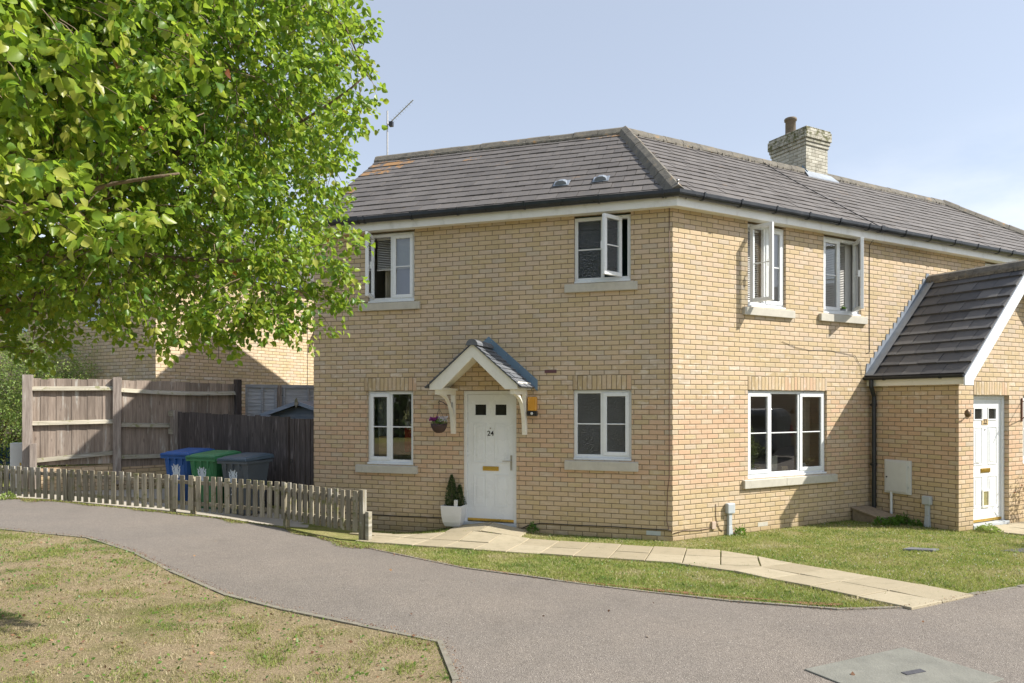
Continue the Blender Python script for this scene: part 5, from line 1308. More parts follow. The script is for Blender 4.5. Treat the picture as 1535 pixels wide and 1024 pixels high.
# shed
sx, sy = -4.62, 14.95
Fs = frame(sx, sy, 0, rad(-10))
root = thing('garden_shed', 'bluish timber shed with low gabled felt roof behind the gate', 'shed', (sx, sy, .1))
ap = 2.06
mb = MB(); mb.prism([(-.72, .1), (.72, .1), (.72, 1.80), (0, ap-.06), (-.72, 1.80)], 0, 1.6, 'y'); mb.build('walls', 'shed', root, Fs)
for s_ in (-1, 1):
    mb = MB(); P = lambda u, y, d_: (s_*u, y, ap-.33*u+d_)
    a = [P(0, -.18, 0), P(.86, -.18, 0), P(.86, 1.7, 0), P(0, 1.7, 0), P(0, -.18, .025), P(.86, -.18, .025), P(.86, 1.7, .025), P(0, 1.7, .025)]
    mb.hexa(a if s_ > 0 else [a[i] for i in (1, 0, 3, 2, 5, 4, 7, 6)]); mb.build('roof_panel', 'slate_cover', root, Fs)
    mb = MB(); pts = [(0, ap+.03), (.88, ap+.03-.33*.88), (.88, ap-.05-.33*.88), (0, ap-.05)]; pts = [(s_*u, z) for u, z in pts]
    mb.prism(pts[::-1] if s_ > 0 else pts, -.205, -.181, 'y'); mb.build('barge_board', 'shed', root, Fs)
mb = MB(); mb.prism([(0, ap-.12), (.045, ap-.03), (.03, ap+.04), (0, ap+.10), (-.03, ap+.04), (-.045, ap-.03)], -.23, -.206, 'y'); mb.build('finial', 'rail', root, Fs)

# ---------------------------------------------------------------- wheelie bins
def wheelie(x, y, z, ang, body, lidc, label, num=None):
    T = frame(x, y, z, ang)
    root = thing('wheelie_bin', label, 'wheelie bin', (x, y, z), 'wheelie bins behind the picket fence')
    mb = MB(); H0 = .93
    def R_(z, e=0): k = z/H0; return (.205+.075*k+e, -.24-.085*k-e, .24+.085*k+e)      # half width, front y, back y
    lv = [.03, .3, .6, .86, H0]; prev = None
    for i in range(len(lv)-1):
        w0, f0, b0 = R_(lv[i]); w1, f1, b1 = R_(lv[i+1])
        mb.hexa([(-w0, f0, lv[i]), (w0, f0, lv[i]), (w0, b0, lv[i]), (-w0, b0, lv[i]), (-w1, f1, lv[i+1]), (w1, f1, lv[i+1]), (w1, b1, lv[i+1]), (-w1, b1, lv[i+1])]) if i == -1 else None
    ring_ = []
    for zz in lv:
        w_, f_, b_ = R_(zz); c_ = .05
        ring_.append([(-w_+c_, f_, zz), (w_-c_, f_, zz), (w_, f_+c_, zz), (w_, b_-c_, zz), (w_-c_, b_, zz), (-w_+c_, b_, zz), (-w_, b_-c_, zz), (-w_, f_+c_, zz)])
    for a in range(len(lv)-1):
        for k in range(8): k2 = (k+1) % 8; mb.face([ring_[a][k], ring_[a][k2], ring_[a+1][k2], ring_[a+1][k]])
    mb.face(ring_[0][::-1]); mb.face(ring_[-1])
    w_, f_, b_ = R_(.9)
    for sx_ in (-.14, 0, .14): mb.hexa([(sx_-.012, f_-.012, .78), (sx_+.012, f_-.012, .78), (sx_+.012, f_+.03, .78), (sx_-.012, f_+.03, .78), (sx_-.02, f_-.028, .90), (sx_+.02, f_-.028, .90), (sx_+.02, f_+.03, .90), (sx_-.02, f_+.03, .90)])
    for sx_ in (-.19, .14): w0 = R_(.2)[1]; mb.hexa([(sx_*.82, w0-.008, .15), (sx_*.82+.045, w0-.008, .15), (sx_*.82+.045, w0+.03, .15), (sx_*.82, w0+.03, .15), (sx_, f_-.004, .86), (sx_+.05, f_-.004, .86), (sx_+.05, f_+.03, .86), (sx_, f_+.03, .86)])
    w_, f_, b_ = R_(H0, .022); mb.box(-w_, w_, f_, b_, .895, H0+.012)
    bd = mb.build('body', body, root, T, bevel=.006)
    mb = MB(); w_ += .006; f_ -= .012; b_ += .03
    z0 = H0+.014
    mb.hexa([(-w_, f_, z0), (w_, f_, z0), (w_, b_, z0+.02), (-w_, b_, z0+.02), (-w_+.015, f_+.012, z0+.045), (w_-.015, f_+.012, z0+.045), (w_-.02, b_-.02, z0+.085), (-w_+.02, b_-.02, z0+.085)])
    mb.hexa([(-w_+.045, f_+.05, z0+.046), (w_-.045, f_+.05, z0+.046), (w_-.05, b_-.06, z0+.082), (-w_+.05, b_-.06, z0+.082), (-w_+.075, f_+.09, z0+.07), (w_-.075, f_+.09, z0+.07), (w_-.08, b_-.10, z0+.105), (-w_+.08, b_-.10, z0+.105)])
    for k in range(2): mb.box(-w_+.012, w_-.012, f_-.006, f_+.02, z0+.006+.016*k, z0+.013+.016*k)
    for sx_ in (-.17, .17): mb.box(sx_-.03, sx_+.03, b_-.03, b_+.012, z0+.03, z0+.09)
    mb.build('lid', lidc, root, T, bevel=.008)
    mb = MB(); mb.tube([(-.24, b_+.02, z0-.02), (.24, b_+.02, z0-.02)], .015, 8); mb.build('handle', lidc, root, T)
    for sx_ in (-1, 1):
        mb = MB(); prof = [(.0, -.02), (.10, -.02), (.10, .02), (.0, .02)]
        mb.lathe(prof, n=18); mb.build('wheel', 'black', root, T @ Matrix.Translation((sx_*.215, .27, .10)) @ Matrix.Rotation(rad(90), 4, 'Y'))
    # council crest: crown of leaves over a tapering shield with side supporters
    mb = MB(); fz = lambda zz: R_(zz)[1]-.0035
    def q(cx, cz, w__, h__, an=0):
        c_, s_ = math.cos(an), math.sin(an); pts = [(-w__/2, -h__/2), (w__/2, -h__/2), (w__*.35, h__*.3), (0, h__/2), (-w__*.35, h__*.3)]
        pts = [((cx+a*c_-b*s_)*1.35, .69+(cz+a*s_+b*c_-.70)*1.25) for a, b in pts]; mb.face([(a, fz(b), b) for a, b in pts])
    cz = .70
    for (a, b, w__, h__, an) in ((0, .078, .026, .07, 0), (.027, .062, .022, .06, -.25), (-.027, .062, .022, .06, .25), (.052, .04, .02, .055, -.55), (-.052, .04, .02, .055, .55), (0, .02, .062, .075, 0),
        (.05, -.004, .026, .07, -.25), (-.05, -.004, .026, .07, .25), (0, -.035, .075, .06, 0), (.042, -.05, .026, .06, .2), (-.042, -.05, .026, .06, -.2), (0, -.082, .06, .05, 3.14), (.03, -.095, .02, .04, 2.6), (-.03, -.095, .02, .04, 3.6)):
        q(a, cz+b, w__, h__, an)
    mb.build('crest', 'emblem', root, T)
    mb = MB(); mb.face([(-.055, fz(.545), .545), (.055, fz(.545), .545), (.055, fz(.557), .557), (-.055, fz(.557), .557)]); mb.build('printed_line', 'emblem', root, T)
    if num: text(num, 'house_number', .17, 'emblem', root, T @ Matrix.Translation((-.02, R_(.42)[1]-.006, .42)) @ Matrix.Rotation(rad(90-5.5), 4, 'X'), .001, .006)
    return root
def bin_at(u, Y, **kw):
    pass
wheelie(-5.93, 12.50, .16, rad(-14), 'bin_blue', 'bin_blue', 'blue wheelie bin with white crest, leftmost of the three')
wheelie(-5.31, 12.16, .14, rad(-15), 'bin_green', 'bin_green', 'green wheelie bin between the blue and the grey bin')
wheelie(-4.62, 11.84, .12, rad(-19), 'bin_greybody', 'bin_grey', 'dark grey wheelie bin with number 2 nearest the house', '2')

# utility cabinet at the far left
root = thing('utility_cabinet', 'narrow white utility cabinet beside the left end of the tall fence', 'cabinet', (-9.2, 12.9, .3))
Fc = frame(-9.30, 12.88, 0, rad(28))
mb = MB(); mb.box(-.12, .12, -.16, .1, .25, 1.30); mb.build('housing', 'cabinet', root, Fc, bevel=.01)
mb = MB(); mb.box(-.095, .10, -.172, -.161, .35, 1.25); mb.build('cabinet_door', 'cabinet', root, Fc, bevel=.004)
mb = MB(); mb.box(.03, .055, -.18, -.173, .88, .93); mb.build('padlock', 'brass', root, Fc)
# blue painted fence and pale wall glimpsed at the left edge
Fb, Lb = run_frame((-13.2, 14.4), (-10.4, 15.2))
root = thing('blue_fence', 'dark blue board fence at the left edge behind the shrub', 'fence', (-13.2, 14.4, .4))
mb = MB(); x = 0
while x < Lb: mb.box(x, x+.21, 0, .03, .3, 1.15); x += .27
mb.build('boards', 'blue_paint', root, Fb, bevel=.004)
mb = MB(); mb.box(0, Lb, .031, .07, .5, .6); mb.box(0, Lb, .031, .07, .9, 1.0); mb.build('rail', 'blue_paint', root, Fb)
o = MB(); o.box(-15.5, -10.6, 17.5, 17.7, .2, 1.75); o = o.build('rendered_wall', 'pale_blue', None); tag(recentre(o, (-13, 17.5, .2)), 'pale blue garden wall behind the shrub at the left edge', 'wall')

# ---------------------------------------------------------------- neighbouring house
NX, NY = -7.30, 13.98
nd = Vector((.48, .877, 0)).normalized(); angN = math.atan2(nd.y, nd.x)
MN = frame(NX, NY, 0, angN)                       # x going away to the right, y into the building (left)
MN2 = MN @ Matrix.Rotation(rad(90), 4, 'Z')       # not used for faces directly
nb = thing('neighbour_house', 'sunlit buff brick house behind the tall fence with a pale blue window', 'house', (NX, NY, 0))
mb = MB(); wallface(mb, 0, 9.5, -.3, SOF, [(.42, 1.2, 3.7, SOF-.02)] if False else [], y=0); mb.build('right_wall', 'brick_far', nb, MN)
ML = frame(NX, NY, 0, angN-rad(90)) @ Matrix.Translation((-9, 0, 0))   # wall running left from the corner; x right, y inward
WL = [(6.6, 7.6, 1.25, 2.47), (6.5, 7.6, 3.75, SOF), (3.0, 4.1, 3.75, SOF)]
mb = MB(); wallface(mb, 0, 9, -.3, SOF, WL); mb.build('left_wall', 'brick_far', nb, ML)
for k, h_ in enumerate(WL): window(nb, ML, h_, [(h_[0], (h_[0]+h_[1])/2, 'fixed', 0), ((h_[0]+h_[1])/2, h_[1], 'sash', 0)], pvc='blue_pvc', depth=1.5)
mb = MB(); mb.box(0, 9.2, -.2, -.18, SOF-.02, SOF+.15); mb.build('fascia', 'fascia', nb, ML)
mb = MB(); mb.face([(0, 0, SOF), (9, 0, SOF), (9, 4.75, SOF+2.6), (0, 4.75, SOF+2.6)]) if False else None
mb = MB(); mb.face([(-.2, -.2, SOF+.1), (9.22, -.2, SOF+.1), (6.5, 3.4, SOF+1.9), (-.2, 3.4, SOF+1.9)]); mb.face([(9.22, -.2, SOF+.1), (9.22, 9.6, SOF+.1), (6.5, 6.6, SOF+1.9), (6.5, 3.4, SOF+1.9)]); mb.face([(-.2, 3.4, SOF+1.9), (6.5, 3.4, SOF+1.9), (6.5, 6.6, SOF+1.9), (-.2, 6.6, SOF+1.9)])
mb.build('roof', 'tile', nb, ML)
mb = MB(); mb.box(.0, 9.5, -.2, -.18, SOF-.02, SOF+.15); mb.build('side_fascia', 'gutter', nb, MN)
mb = MB(); mb.box(4.18, 4.195, -.003, .0, -.3, 4.9); mb.box(1.5, 1.512, -.003, 0, 3.0, 4.9); mb.build('movement_joint', 'cable_black', nb, MN)
# dish
root = thing('satellite_dish', 'grey satellite dish on the sunlit neighbouring wall', 'satellite dish', tuple(wpt(MN, 4.35, 0, 3.95)))
mb = MB(); R0 = .27; n_ = 20
Td = MN @ Matrix.Translation((4.45, -.30, 3.93)) @ Matrix.Rotation(rad(72), 4, 'Z') @ Matrix.Rotation(rad(15), 4, 'X')
prof = [(R0*k/6, -.09*(1-(k/6)**2)) for k in range(7)]
for a in range(6):
    for k in range(n_):
        P = lambda r_, z_, t_: (r_*math.cos(t_)*.92, -z_-.0, r_*math.sin(t_))
        t0, t1 = 2*math.pi*k/n_, 2*math.pi*(k+1)/n_
        mb.face([P(prof[a][0], prof[a][1], t0), P(prof[a][0], prof[a][1], t1), P(prof[a+1][0], prof[a+1][1], t1), P(prof[a+1][0], prof[a+1][1], t0)])
mb.build('dish', 'plastic_grey', root, Td, smooth=True)
mb = MB(); mb.tube([(4.4, -.01, 3.9), (4.4, -.2, 3.9), (4.42, -.28, 3.93)], .018, 8); mb.build('mount_arm', 'black', root, MN)
mb = MB(); mb.tube([(4.5, -.3, 3.75), (4.78, -.42, 3.78)], .012, 6); mb.box(4.75, 4.83, -.46, -.38, 3.75, 3.83); mb.build('receiver_arm', 'black', root, MN)
root = tag(recentre((lambda m: (m.lathe([(0, -.06), (.05, -.04), (.06, 0), (0, .02)], tuple(wpt(MN, 4.08, -.10, 3.98)), 12), m.tube([wpt(MN, 4.08, 0, 4.0), wpt(MN, 4.08, -.1, 3.98)], .02, 6), m.build('wall_light', 'black', None))[2])(MB()), wpt(MN, 4.08, 0, 4.0)), 'small black wall light beside the satellite dish', 'lamp')

# ---------------------------------------------------------------- ground details
def cover(name, pts, mat, label, cat, dz=.02, th=.03):
    mb = MB(); q = [(x, y, gz(x, y)+dz) for x, y in pts]
    mb.hexa([(a[0], a[1], a[2]-th) for a in q]+q); o = mb.build(name, mat, None, bevel=.006)
    c_ = sum((Vector(p) for p in q), Vector())/4; return tag(recentre(o, c_), label, cat)
M['shadow_slot'] = simple('shadow_and_slot_grey', (.07, .07, .08), .95, .3, 20, 1., 60)  # dark tone for the painted lawn shadow and the lifting slot
M['cover_conc'] = simple('worn_cover_concrete', (.185, .182, .155), .92, .2, 5, .7, 70, dirt=(.28, .27, .235), dirts=.6)
man = cover('access_cover', [(2.30, 3.98), (3.19, 4.42), (2.86, 4.99), (1.96, 4.58)], 'cover_conc', 'large concrete access cover set in the asphalt at the bottom right', 'cover', .016)
mb = MB(); mb.box(-.085, .085, -.022, .022, 0, .004); mb.build('lifting_slot', 'shadow_slot', None, frame(2.66, 4.52, .25+.0165, rad(20))).parent = None
for o in list(COL.objects):
    if o.name == 'lifting_slot': o.parent = man; o.data.transform(Matrix.Translation(-man.location))
cover('drain_cover', [(5.12, 8.95), (5.42, 8.78), (5.56, 8.88), (5.28, 9.06)], 'slate_cover', 'small slate grey cover in the lawn in front of the meter cupboard', 'cover', .03)
cover('shadow_patch', [(6.45, 9.05), (7.2, 8.65), (7.9, 8.9), (7.0, 9.35)], 'shadow_slot', 'dark patch in the lawn by the right edge, painted shadow with a dark strip', 'slab', .012)  # dark sheet stands for the shadow on the lawn plus a dark strip
# bush and stones at right edge
def clump(name, c_, r_, h_, n_, lsz, mat, label, cat, tl=(0, 1), low=.0):
    a = RNG.random(n_)*6.283; q = RNG.random(n_)**.45; el = RNG.random(n_)
    p_ = np.stack([c_[0]+r_*q*np.cos(a)*(1-.5*el), c_[1]+r_*q*np.sin(a)*(1-.5*el), c_[2]+low+h_*el*(1-.55*q)], 1)
    d_ = np.stack([np.cos(a), np.sin(a), np.full(n_, .8)], 1)+RNG.normal(size=(n_, 3))*.5
    o = leaf_cloud(name, p_, d_, RNG.uniform(.6, 1.2, n_)*lsz, RNG.uniform(.5, .9, n_)*lsz*.6, mat, tl[0]+(tl[1]-tl[0])*RNG.random(n_), verts6=False)
    o.data.transform(Matrix.Translation(-Vector(c_))); o.location = c_
    return tag(o, label, cat) if label else o
root = thing('rose_bush', 'small bush with rust orange leaves against the brick right of door 22', 'plant', tuple(wpt(MF, 6.45, -.25, 0)))
c_ = wpt(MF, 6.45, -.25, .65); n_ = 260
leaf_cloud('leaves', np.array(c_)+RNG.normal(size=(n_, 3))*np.array([.13, .12, .17]), unit(n_), RNG.uniform(.03, .06, n_), RNG.uniform(.02, .04, n_), 'petal_orange', RNG.random(n_), root, verts6=False)
mb = MB()
for k in range(7): b_ = wpt(MF, 6.45, -.25, .0); mb.tube([b_, b_+Vector((random.uniform(-.1, .1), random.uniform(-.1, .1), .35)), b_+Vector((random.uniform(-.2, .2), random.uniform(-.15, .15), .75))], .006, 5)
mb.build('stems', 'bark', root)
c_ = wpt(MF, 4.95, -.22); clump('weed_clump', (c_.x, c_.y, gz(c_.x, c_.y)), .20, .14, 420, .045, 'shrub', 'pale green weed clump at the foot of the brick pier by door 22', 'weed', (.1, .8))
for i, (t_, o_) in enumerate(((3.9, .62), (4.1, .68), (4.3, .66), (4.5, .55))):
    c_ = wpt(MB_, t_, -o_); clump('weed_clump', (c_.x, c_.y, gz(c_.x, c_.y)), .11, .16, 130, .06, 'weed', ['leafy green weed at the left front of the drain housing', 'leafy green weed in front of the drain housing, second from its left', 'leafy green weed in front of the drain housing, third from its left', 'leafy green weed at the right front of the drain housing'][i], 'weed', (.2, 1))
for i, (t_, o_) in enumerate(((.45, .12), (.68, .10), (.9, .12))):
    c_ = wpt(ME, t_, -o_); clump('weed_clump', (c_.x, c_.y, gz(c_.x, c_.y)), .10, [.15, .22, .12][i], 120, .055, 'weed', ['green weed by the white pipe of the meter cupboard', 'taller green weed between the meter pipe and the cable box', 'low green weed left of the shaded cable box'][i], 'weed', (.1, .8))
c_ = wpt(MB_, 1.27, -.10); clump('weed_clump', (c_.x, c_.y, gz(c_.x, c_.y)), .08, .16, 80, .06, 'weed', 'green weed right of the sunlit cable box', 'weed', (.3, 1))
c_ = wpt(MA, -2.12, -.08); clump('weed_clump', (c_.x, c_.y, gz(c_.x, c_.y)+.02), .10, .16, 120, .05, 'weed', 'dark green weed at the wall just right of the doorstep', 'weed', (0, .6))
clump('weed_clump', (-8.75, 11.85, gz(-8.75, 11.85)), .14, .16, 160, .06, 'shrub', 'pale dry weed at the foot of the picket fence at the left', 'weed', (.5, .8))

# moss / debris line along the foot of the picket fence and soil patches
def patch(name, pts, mat, dz):
    o = sheet(name, pts, mat, dz, .2); return o
def strip(name, mat, line, w0, w1, dz, seed):
    rs = random.Random(seed); L_ = []; R_ = []
    for i, (x, y) in enumerate(line):
        k = rs.uniform(w0, w1) if 0 < i < len(line)-1 else .005
        a = line[max(0, i-1)]; b = line[min(len(line)-1, i+1)]; d_ = Vector((b[0]-a[0], b[1]-a[1])).normalized(); n__ = Vector((-d_.y, d_.x))
        L_.append((x+n__.x*k*.4, y+n__.y*k*.4)); R_.append((x-n__.x*k, y-n__.y*k))
    return sheet(name, L_+R_[::-1], mat, dz, .15)
def dens(line, n):
    out = []
    for i in range(len(line)-1):
        for k in range(n): t_ = k/n; out.append((line[i][0]+(line[i+1][0]-line[i][0])*t_, line[i][1]+(line[i+1][1]-line[i][1])*t_))
    return out+[line[-1]]
strip('bare_soil', 'soil', dens([(.55, 7.14), (1.2, 6.86), (1.9, 6.55), (2.6, 6.25), (3.0, 6.16)], 5), .015, .085, .012, 4)
strip('bare_soil', 'soil', dens([(-.35, 7.70), (.0, 7.46), (.35, 7.24)], 5), .015, .07, .012, 5)

# ---------------------------------------------------------------- grass
def scatter(polyfn, bbox, n, size, tintfn, name, hfac=1., patchy=.0):
    x0, x1, y0, y1 = bbox; xs = RNG.uniform(x0, x1, n); ys = RNG.uniform(y0, y1, n)
    # denser towards the viewer
    keep = RNG.random(n) < np.clip((9./np.maximum(ys, 3.))**1.2*.55, .15, 1); xs, ys = xs[keep], ys[keep]
    ok = np.array([polyfn(a, b) for a, b in zip(xs, ys)]); xs, ys = xs[ok], ys[ok]
    zz = np.array([gz(a, b) for a, b in zip(xs, ys)])
    nzv = np.array([noise.fractal(Vector((a*1.3, b*1.3, 3.1)), .6, 2, 4) for a, b in zip(xs, ys)])
    nz2 = np.array([noise.noise(Vector((a*5, b*5, 7.7))) for a, b in zip(xs, ys)])
    k2 = RNG.random(len(xs)) > patchy*(nz2 < -.05)
    xs, ys, zz, nzv, nz2 = xs[k2], ys[k2], zz[k2], nzv[k2], nz2[k2]; n = len(xs)
    d_ = RNG.normal(size=(n, 3))*.75; d_[:, 2] = 1.0
    L_ = RNG.uniform(.6, 1.3, n)*size*(1+.5*np.clip(nz2, -.5, 1))
    t_ = tintfn(nzv, RNG.random(n), nz2)
    ax = d_/np.linalg.norm(d_, axis=1, keepdims=True); sd = np.cross(ax, RNG.normal(size=(n, 3))); sd /= np.linalg.norm(sd, axis=1, keepdims=True)
    wv = (RNG.uniform(.0022, .0048, n)*hfac)[:, None]
    p_ = np.stack([xs, ys, zz+.004], 1)
    V = np.stack([p_-sd*wv, p_+sd*wv, p_+ax*L_[:, None]], 1).reshape(-1, 3)
    me = bpy.data.meshes.new(name); me.vertices.add(3*n); me.vertices.foreach_set('co', V.astype(np.float32).ravel())
    me.loops.add(3*n); me.loops.foreach_set('vertex_index', np.arange(3*n, dtype=np.int32)); me.polygons.add(n); me.polygons.foreach_set('loop_start', np.arange(0, 3*n, 3, dtype=np.int32))
    me.update(calc_edges=True); a = me.attributes.new('tint', 'FLOAT', 'POINT'); a.data.foreach_set('value', np.repeat(np.clip(t_, 0, 1), 3).astype(np.float32))
    me.materials.append(M['grass']); o = bpy.data.objects.new(name, me); COL.objects.link(o); o['kind'] = 'stuff'
    return o
SLABP = []
for o in COL.objects:
    pass
def in_frame(Fi, x, y, x0, x1, y0, y1):
    v = Fi @ Vector((x, y, 0)); return x0 < v.x < x1 and y0 < v.y < y1
MBi, MFi = MB_.inverted(), MF.inverted()
def lawn_ok(x, y):
    if inside(ASPH, x, y) or inside(LOW_POLY, x, y): return False
    if in_frame(MAi, x, y, -7, .03, -.01, 8) or in_frame(MBi, x, y, -.05, 14, -.01, 8) or in_frame(MFi, x, y, EXT0, 8, -.01, 5): return False
    e = .012
    if in_frame(MAi, x, y, -4.27+e, 1.13-e, -1.75+e, -1.15) or in_frame(MAi, x, y, -4.72+e, .68-e, -1.16, -.575-e) or in_frame(MAi, x, y, -3.4+e, -2.18-e, -.58, 0): return random.random() < .012
    if in_frame(MBi, x, y, -.92+e, .04-e, -4.18+e, -2.1): return random.random() < .012
    if any(inside([(p.x, p.y) for p in j_], x, y) for j_ in JOIN): return random.random() < .02
    if in_frame(MFi, x, y, 5.0, 6.8, -.95, 0): return False
    if x < -2.2 and y > 9.7+(-2.2-x)*.7 - .25: return False
    return True
LOW_POLY = [(-.32, -20)]+LOW+[(-14, -20)]
g1 = scatter(lawn_ok, (-3.4, 9.5, 5.6, 12.8), 420000, .034, lambda a, r, b: np.where(r > .90, .55+.45*r, .30+.42*r-.6*a-.25*b), 'lawn_grass', 1.2)
TUF = [(-1.6, 4.75, .22), (-1.0, 5.05, .16), (-1.15, 4.45, .22), (-3.0, 6.45, .14), (-2.05, 5.35, .18), (-.7, 4.6, .14), (-1.9, 4.3, .3), (-2.5, 4.5, .2), (-5.2, 7.6, .5), (-6.3, 8.3, .6), (-4.4, 6.6, .3)]
def dry_tint(a, r, b):
    return np.clip(.74+1.0*a-.35*b+.6*(r-.5), .0, 1)
g2 = scatter(lambda x, y: inside(LOW_POLY, x, y), (-9, 0, 3.4, 9.6), 420000, .030, dry_tint, 'dry_grass', 1.0, .6)
g3 = scatter(lambda x, y: any((x-a)**2+(y-b)**2 < (c*random.random()**.4)**2 for a, b, c in TUF) and inside(LOW_POLY, x, y), (-7, -.4, 3.9, 9), 110000, .045, lambda a, r, b: .15+.6*r, 'green_grass', 1.2)
# clover / daisy flecks
def flecks(name, polyfn, bbox, n, mat, sz, tl):
    x0, x1, y0, y1 = bbox; pts = []
    while len(pts) < n:
        x, y = random.uniform(x0, x1), random.uniform(y0, y1)
        if polyfn(x, y): pts.append((x, y, gz(x, y)+random.uniform(.008, .03)))
    p_ = np.array(pts); d_ = unit(n); d_[:, 2] = abs(d_[:, 2])*.4
    o = leaf_cloud(name, p_, d_, RNG.uniform(.6, 1.3, n)*sz, RNG.uniform(.5, .9, n)*sz, mat, RNG.uniform(tl[0], tl[1], n), verts6=False); o['kind'] = 'stuff'
flecks('clover', lawn_ok, (.5, 9, 6.2, 11.8), 2600, 'weed', .022, (.2, 1)); flecks('clover_flowers', lawn_ok, (1.5, 9, 6.8, 11.8), 1100, 'petal_white', .012, (0, 1))
lowok = lambda x, y: inside(LOW_POLY, x, y)
flecks('verge_weeds', lowok, (-6, -.4, 3.6, 8.5), 1500, 'weed', .030, (.1, 1)); M['brown_leaf'] = leaf_mat('brown_dead_leaf', [(0, (.10, .05, .03)), (.7, (.20, .10, .05)), (1, (.34, .22, .12))], (.3, .15, .05), .1, .8)
flecks('fallen_leaves', lowok, (-7, -.4, 3.6, 8.8), 700, 'brown_leaf', .03, (0, 1))
flecks('leaf_litter', lambda x, y: inside(ASPH, x, y), (-6, 4, 4.3, 9), 14, 'brown_leaf', .035, (0, 1))
# ---------------------------------------------------------------- pear tree (crown enters from the left, trunk outside the frame)
tree = thing('pear_tree', 'large leafy tree overhanging the path from the left edge', 'tree', (-4.9, 4.9, .3))
Cc = np.array([-3.45, 4.75, 4.80]); RR = np.array([2.36, 2.1, 2.38])
def crown_r(dirs):
    e = 2.8
    return (np.abs(dirs[:, 0]/RR[0])**e+np.abs(dirs[:, 1]/RR[1])**2.2+np.abs(dirs[:, 2]/RR[2])**e)
def sample_crown(n, pw=.5):
    v = unit(n); r_ = RNG.random(n)**pw
    lo = np.zeros(n); hi = np.full(n, 5.)
    for _ in range(30):
        m_ = (lo+hi)/2; f_ = crown_r(v*m_[:, None]) < 1; lo = np.where(f_, m_, lo); hi = np.where(f_, hi, m_)
    lump = np.array([noise.noise(Vector(q)*2.1+Vector((5, 2, 1))) for q in v]); lump2 = np.array([noise.noise(Vector(q)*5.5) for q in v])
    return Cc+v*(lo*r_*(1+.16*lump+.10*lump2))[:, None], v, r_
T0 = Vector((-4.95, 4.95, .25)); T1 = Vector((-4.7, 5.0, 2.25))
mb = MB(); mb.tube([T0-Vector((0, 0, .2)), T0.lerp(T1, .3), T0.lerp(T1, .7), T1, Vector((-4.6, 5.0, 2.9)), Vector((-4.4, 4.95, 4.6)), Vector((-4.1, 4.9, 6.2))], [.26, .20, .18, .17, .13, .08, .03], 12)
trunk = mb.build('trunk', 'bark', tree, smooth=True)
limbs = []
def limb(pts, r0, r1):
    P_ = [Vector(p) for p in pts]; out = []
    n_ = 14
    for i in range(n_+1):       # catmull-ish
        t_ = i/n_*(len(P_)-1); k = min(int(t_), len(P_)-2); f_ = t_-k
        p0 = P_[max(k-1, 0)]; p1 = P_[k]; p2 = P_[k+1]; p3 = P_[min(k+2, len(P_)-1)]
        q = .5*((2*p1)+(p2-p0)*f_+(2*p0-5*p1+4*p2-p3)*f_*f_+(3*p1-p0-3*p2+p3)*f_**3)
        out.append(q+Vector((random.uniform(-1, 1), random.uniform(-1, 1), random.uniform(-1, 1)))*.015)
    limbs.append((out, [r0+(r1-r0)*i/n_ for i in range(n_+1)]))
limb([(-4.7, 5.0, 2.4), (-3.9, 4.9, 2.95), (-3.1, 4.85, 3.12), (-2.2, 4.8, 3.05), (-1.5, 4.8, 3.05)], .10, .018)
limb([(-4.7, 5.0, 2.3), (-3.9, 4.3, 2.75), (-3.2, 3.9, 2.95), (-2.5, 3.7, 3.15), (-1.8, 3.7, 3.3)], .09, .015)
limb([(-4.65, 5.0, 2.7), (-3.6, 5.2, 3.6), (-2.6, 5.3, 4.0), (-1.7, 5.2, 4.15), (-1.1, 5.1, 4.5)], .085, .014)
limb([(-4.6, 5.0, 3.2), (-3.6, 4.9, 4.4), (-2.6, 4.9, 5.1), (-1.6, 4.8, 5.7)], .08, .014)
limb([(-4.6, 4.9, 2.6), (-3.9, 3.9, 3.3), (-3.2, 3.2, 3.6), (-2.5, 2.95, 3.6)], .07, .012)
limb([(-4.5, 4.9, 3.4), (-3.7, 4.0, 4.5), (-2.8, 3.5, 5.0), (-2.0, 3.5, 5.4)], .07, .012)
limb([(-4.6, 5.0, 3.0), (-4.0, 5.8, 3.9), (-3.2, 6.3, 4.3), (-2.4, 6.3, 4.4)], .07, .012)
limb([(-4.6, 5.0, 2.5), (-3.9, 5.5, 2.9), (-3.1, 6.0, 3.1), (-2.2, 6.1, 3.2)], .07, .012)
limb([(-4.3, 4.9, 4.6), (-3.6, 5.2, 5.8), (-3.0, 5.2, 6.6)], .07, .015)
limb([(-4.7, 4.9, 2.6), (-5.4, 4.2, 3.4), (-5.7, 3.8, 4.3)], .07, .02)
LM = []
for P_, r_ in limbs: m_ = MB(); m_.tube(P_, [q*.42 for q in r_], 8); LM.append(m_)
lp = np.array([tuple(q) for P_, r_ in limbs for q in P_[3:]])
lown = [i for i, (P_, r_) in enumerate(limbs) for q in P_[3:]]
S_, _, _ = sample_crown(260, .45); subs = []
for q in S_:
    k = int(np.argmin(((lp-q)**2).sum(1)+.25*np.maximum(0, lp[:, 0]-q[0])**2)); a = Vector(lp[k]); b = Vector(q); L_ = (b-a).length
    m_ = a.lerp(b, .5)+Vector((random.uniform(-.1, .1), random.uniform(-.1, .1), .08*L_)); pts = [a, a.lerp(m_, .5), m_, m_.lerp(b, .5)+Vector((0, 0, .02*L_)), b]
    LM[lown[k]].tube(pts, [.008, .0065, .0055, .0045, .0025], 5); subs += [tuple(p) for p in pts[1:]]+[tuple(m_.lerp(b, .75))]
for m_ in LM: m_.build('limb', 'bark', tree, smooth=True)
subs = np.array(subs)
NC = 11500
Cq, Cv, Cr = sample_crown(NC, .42)
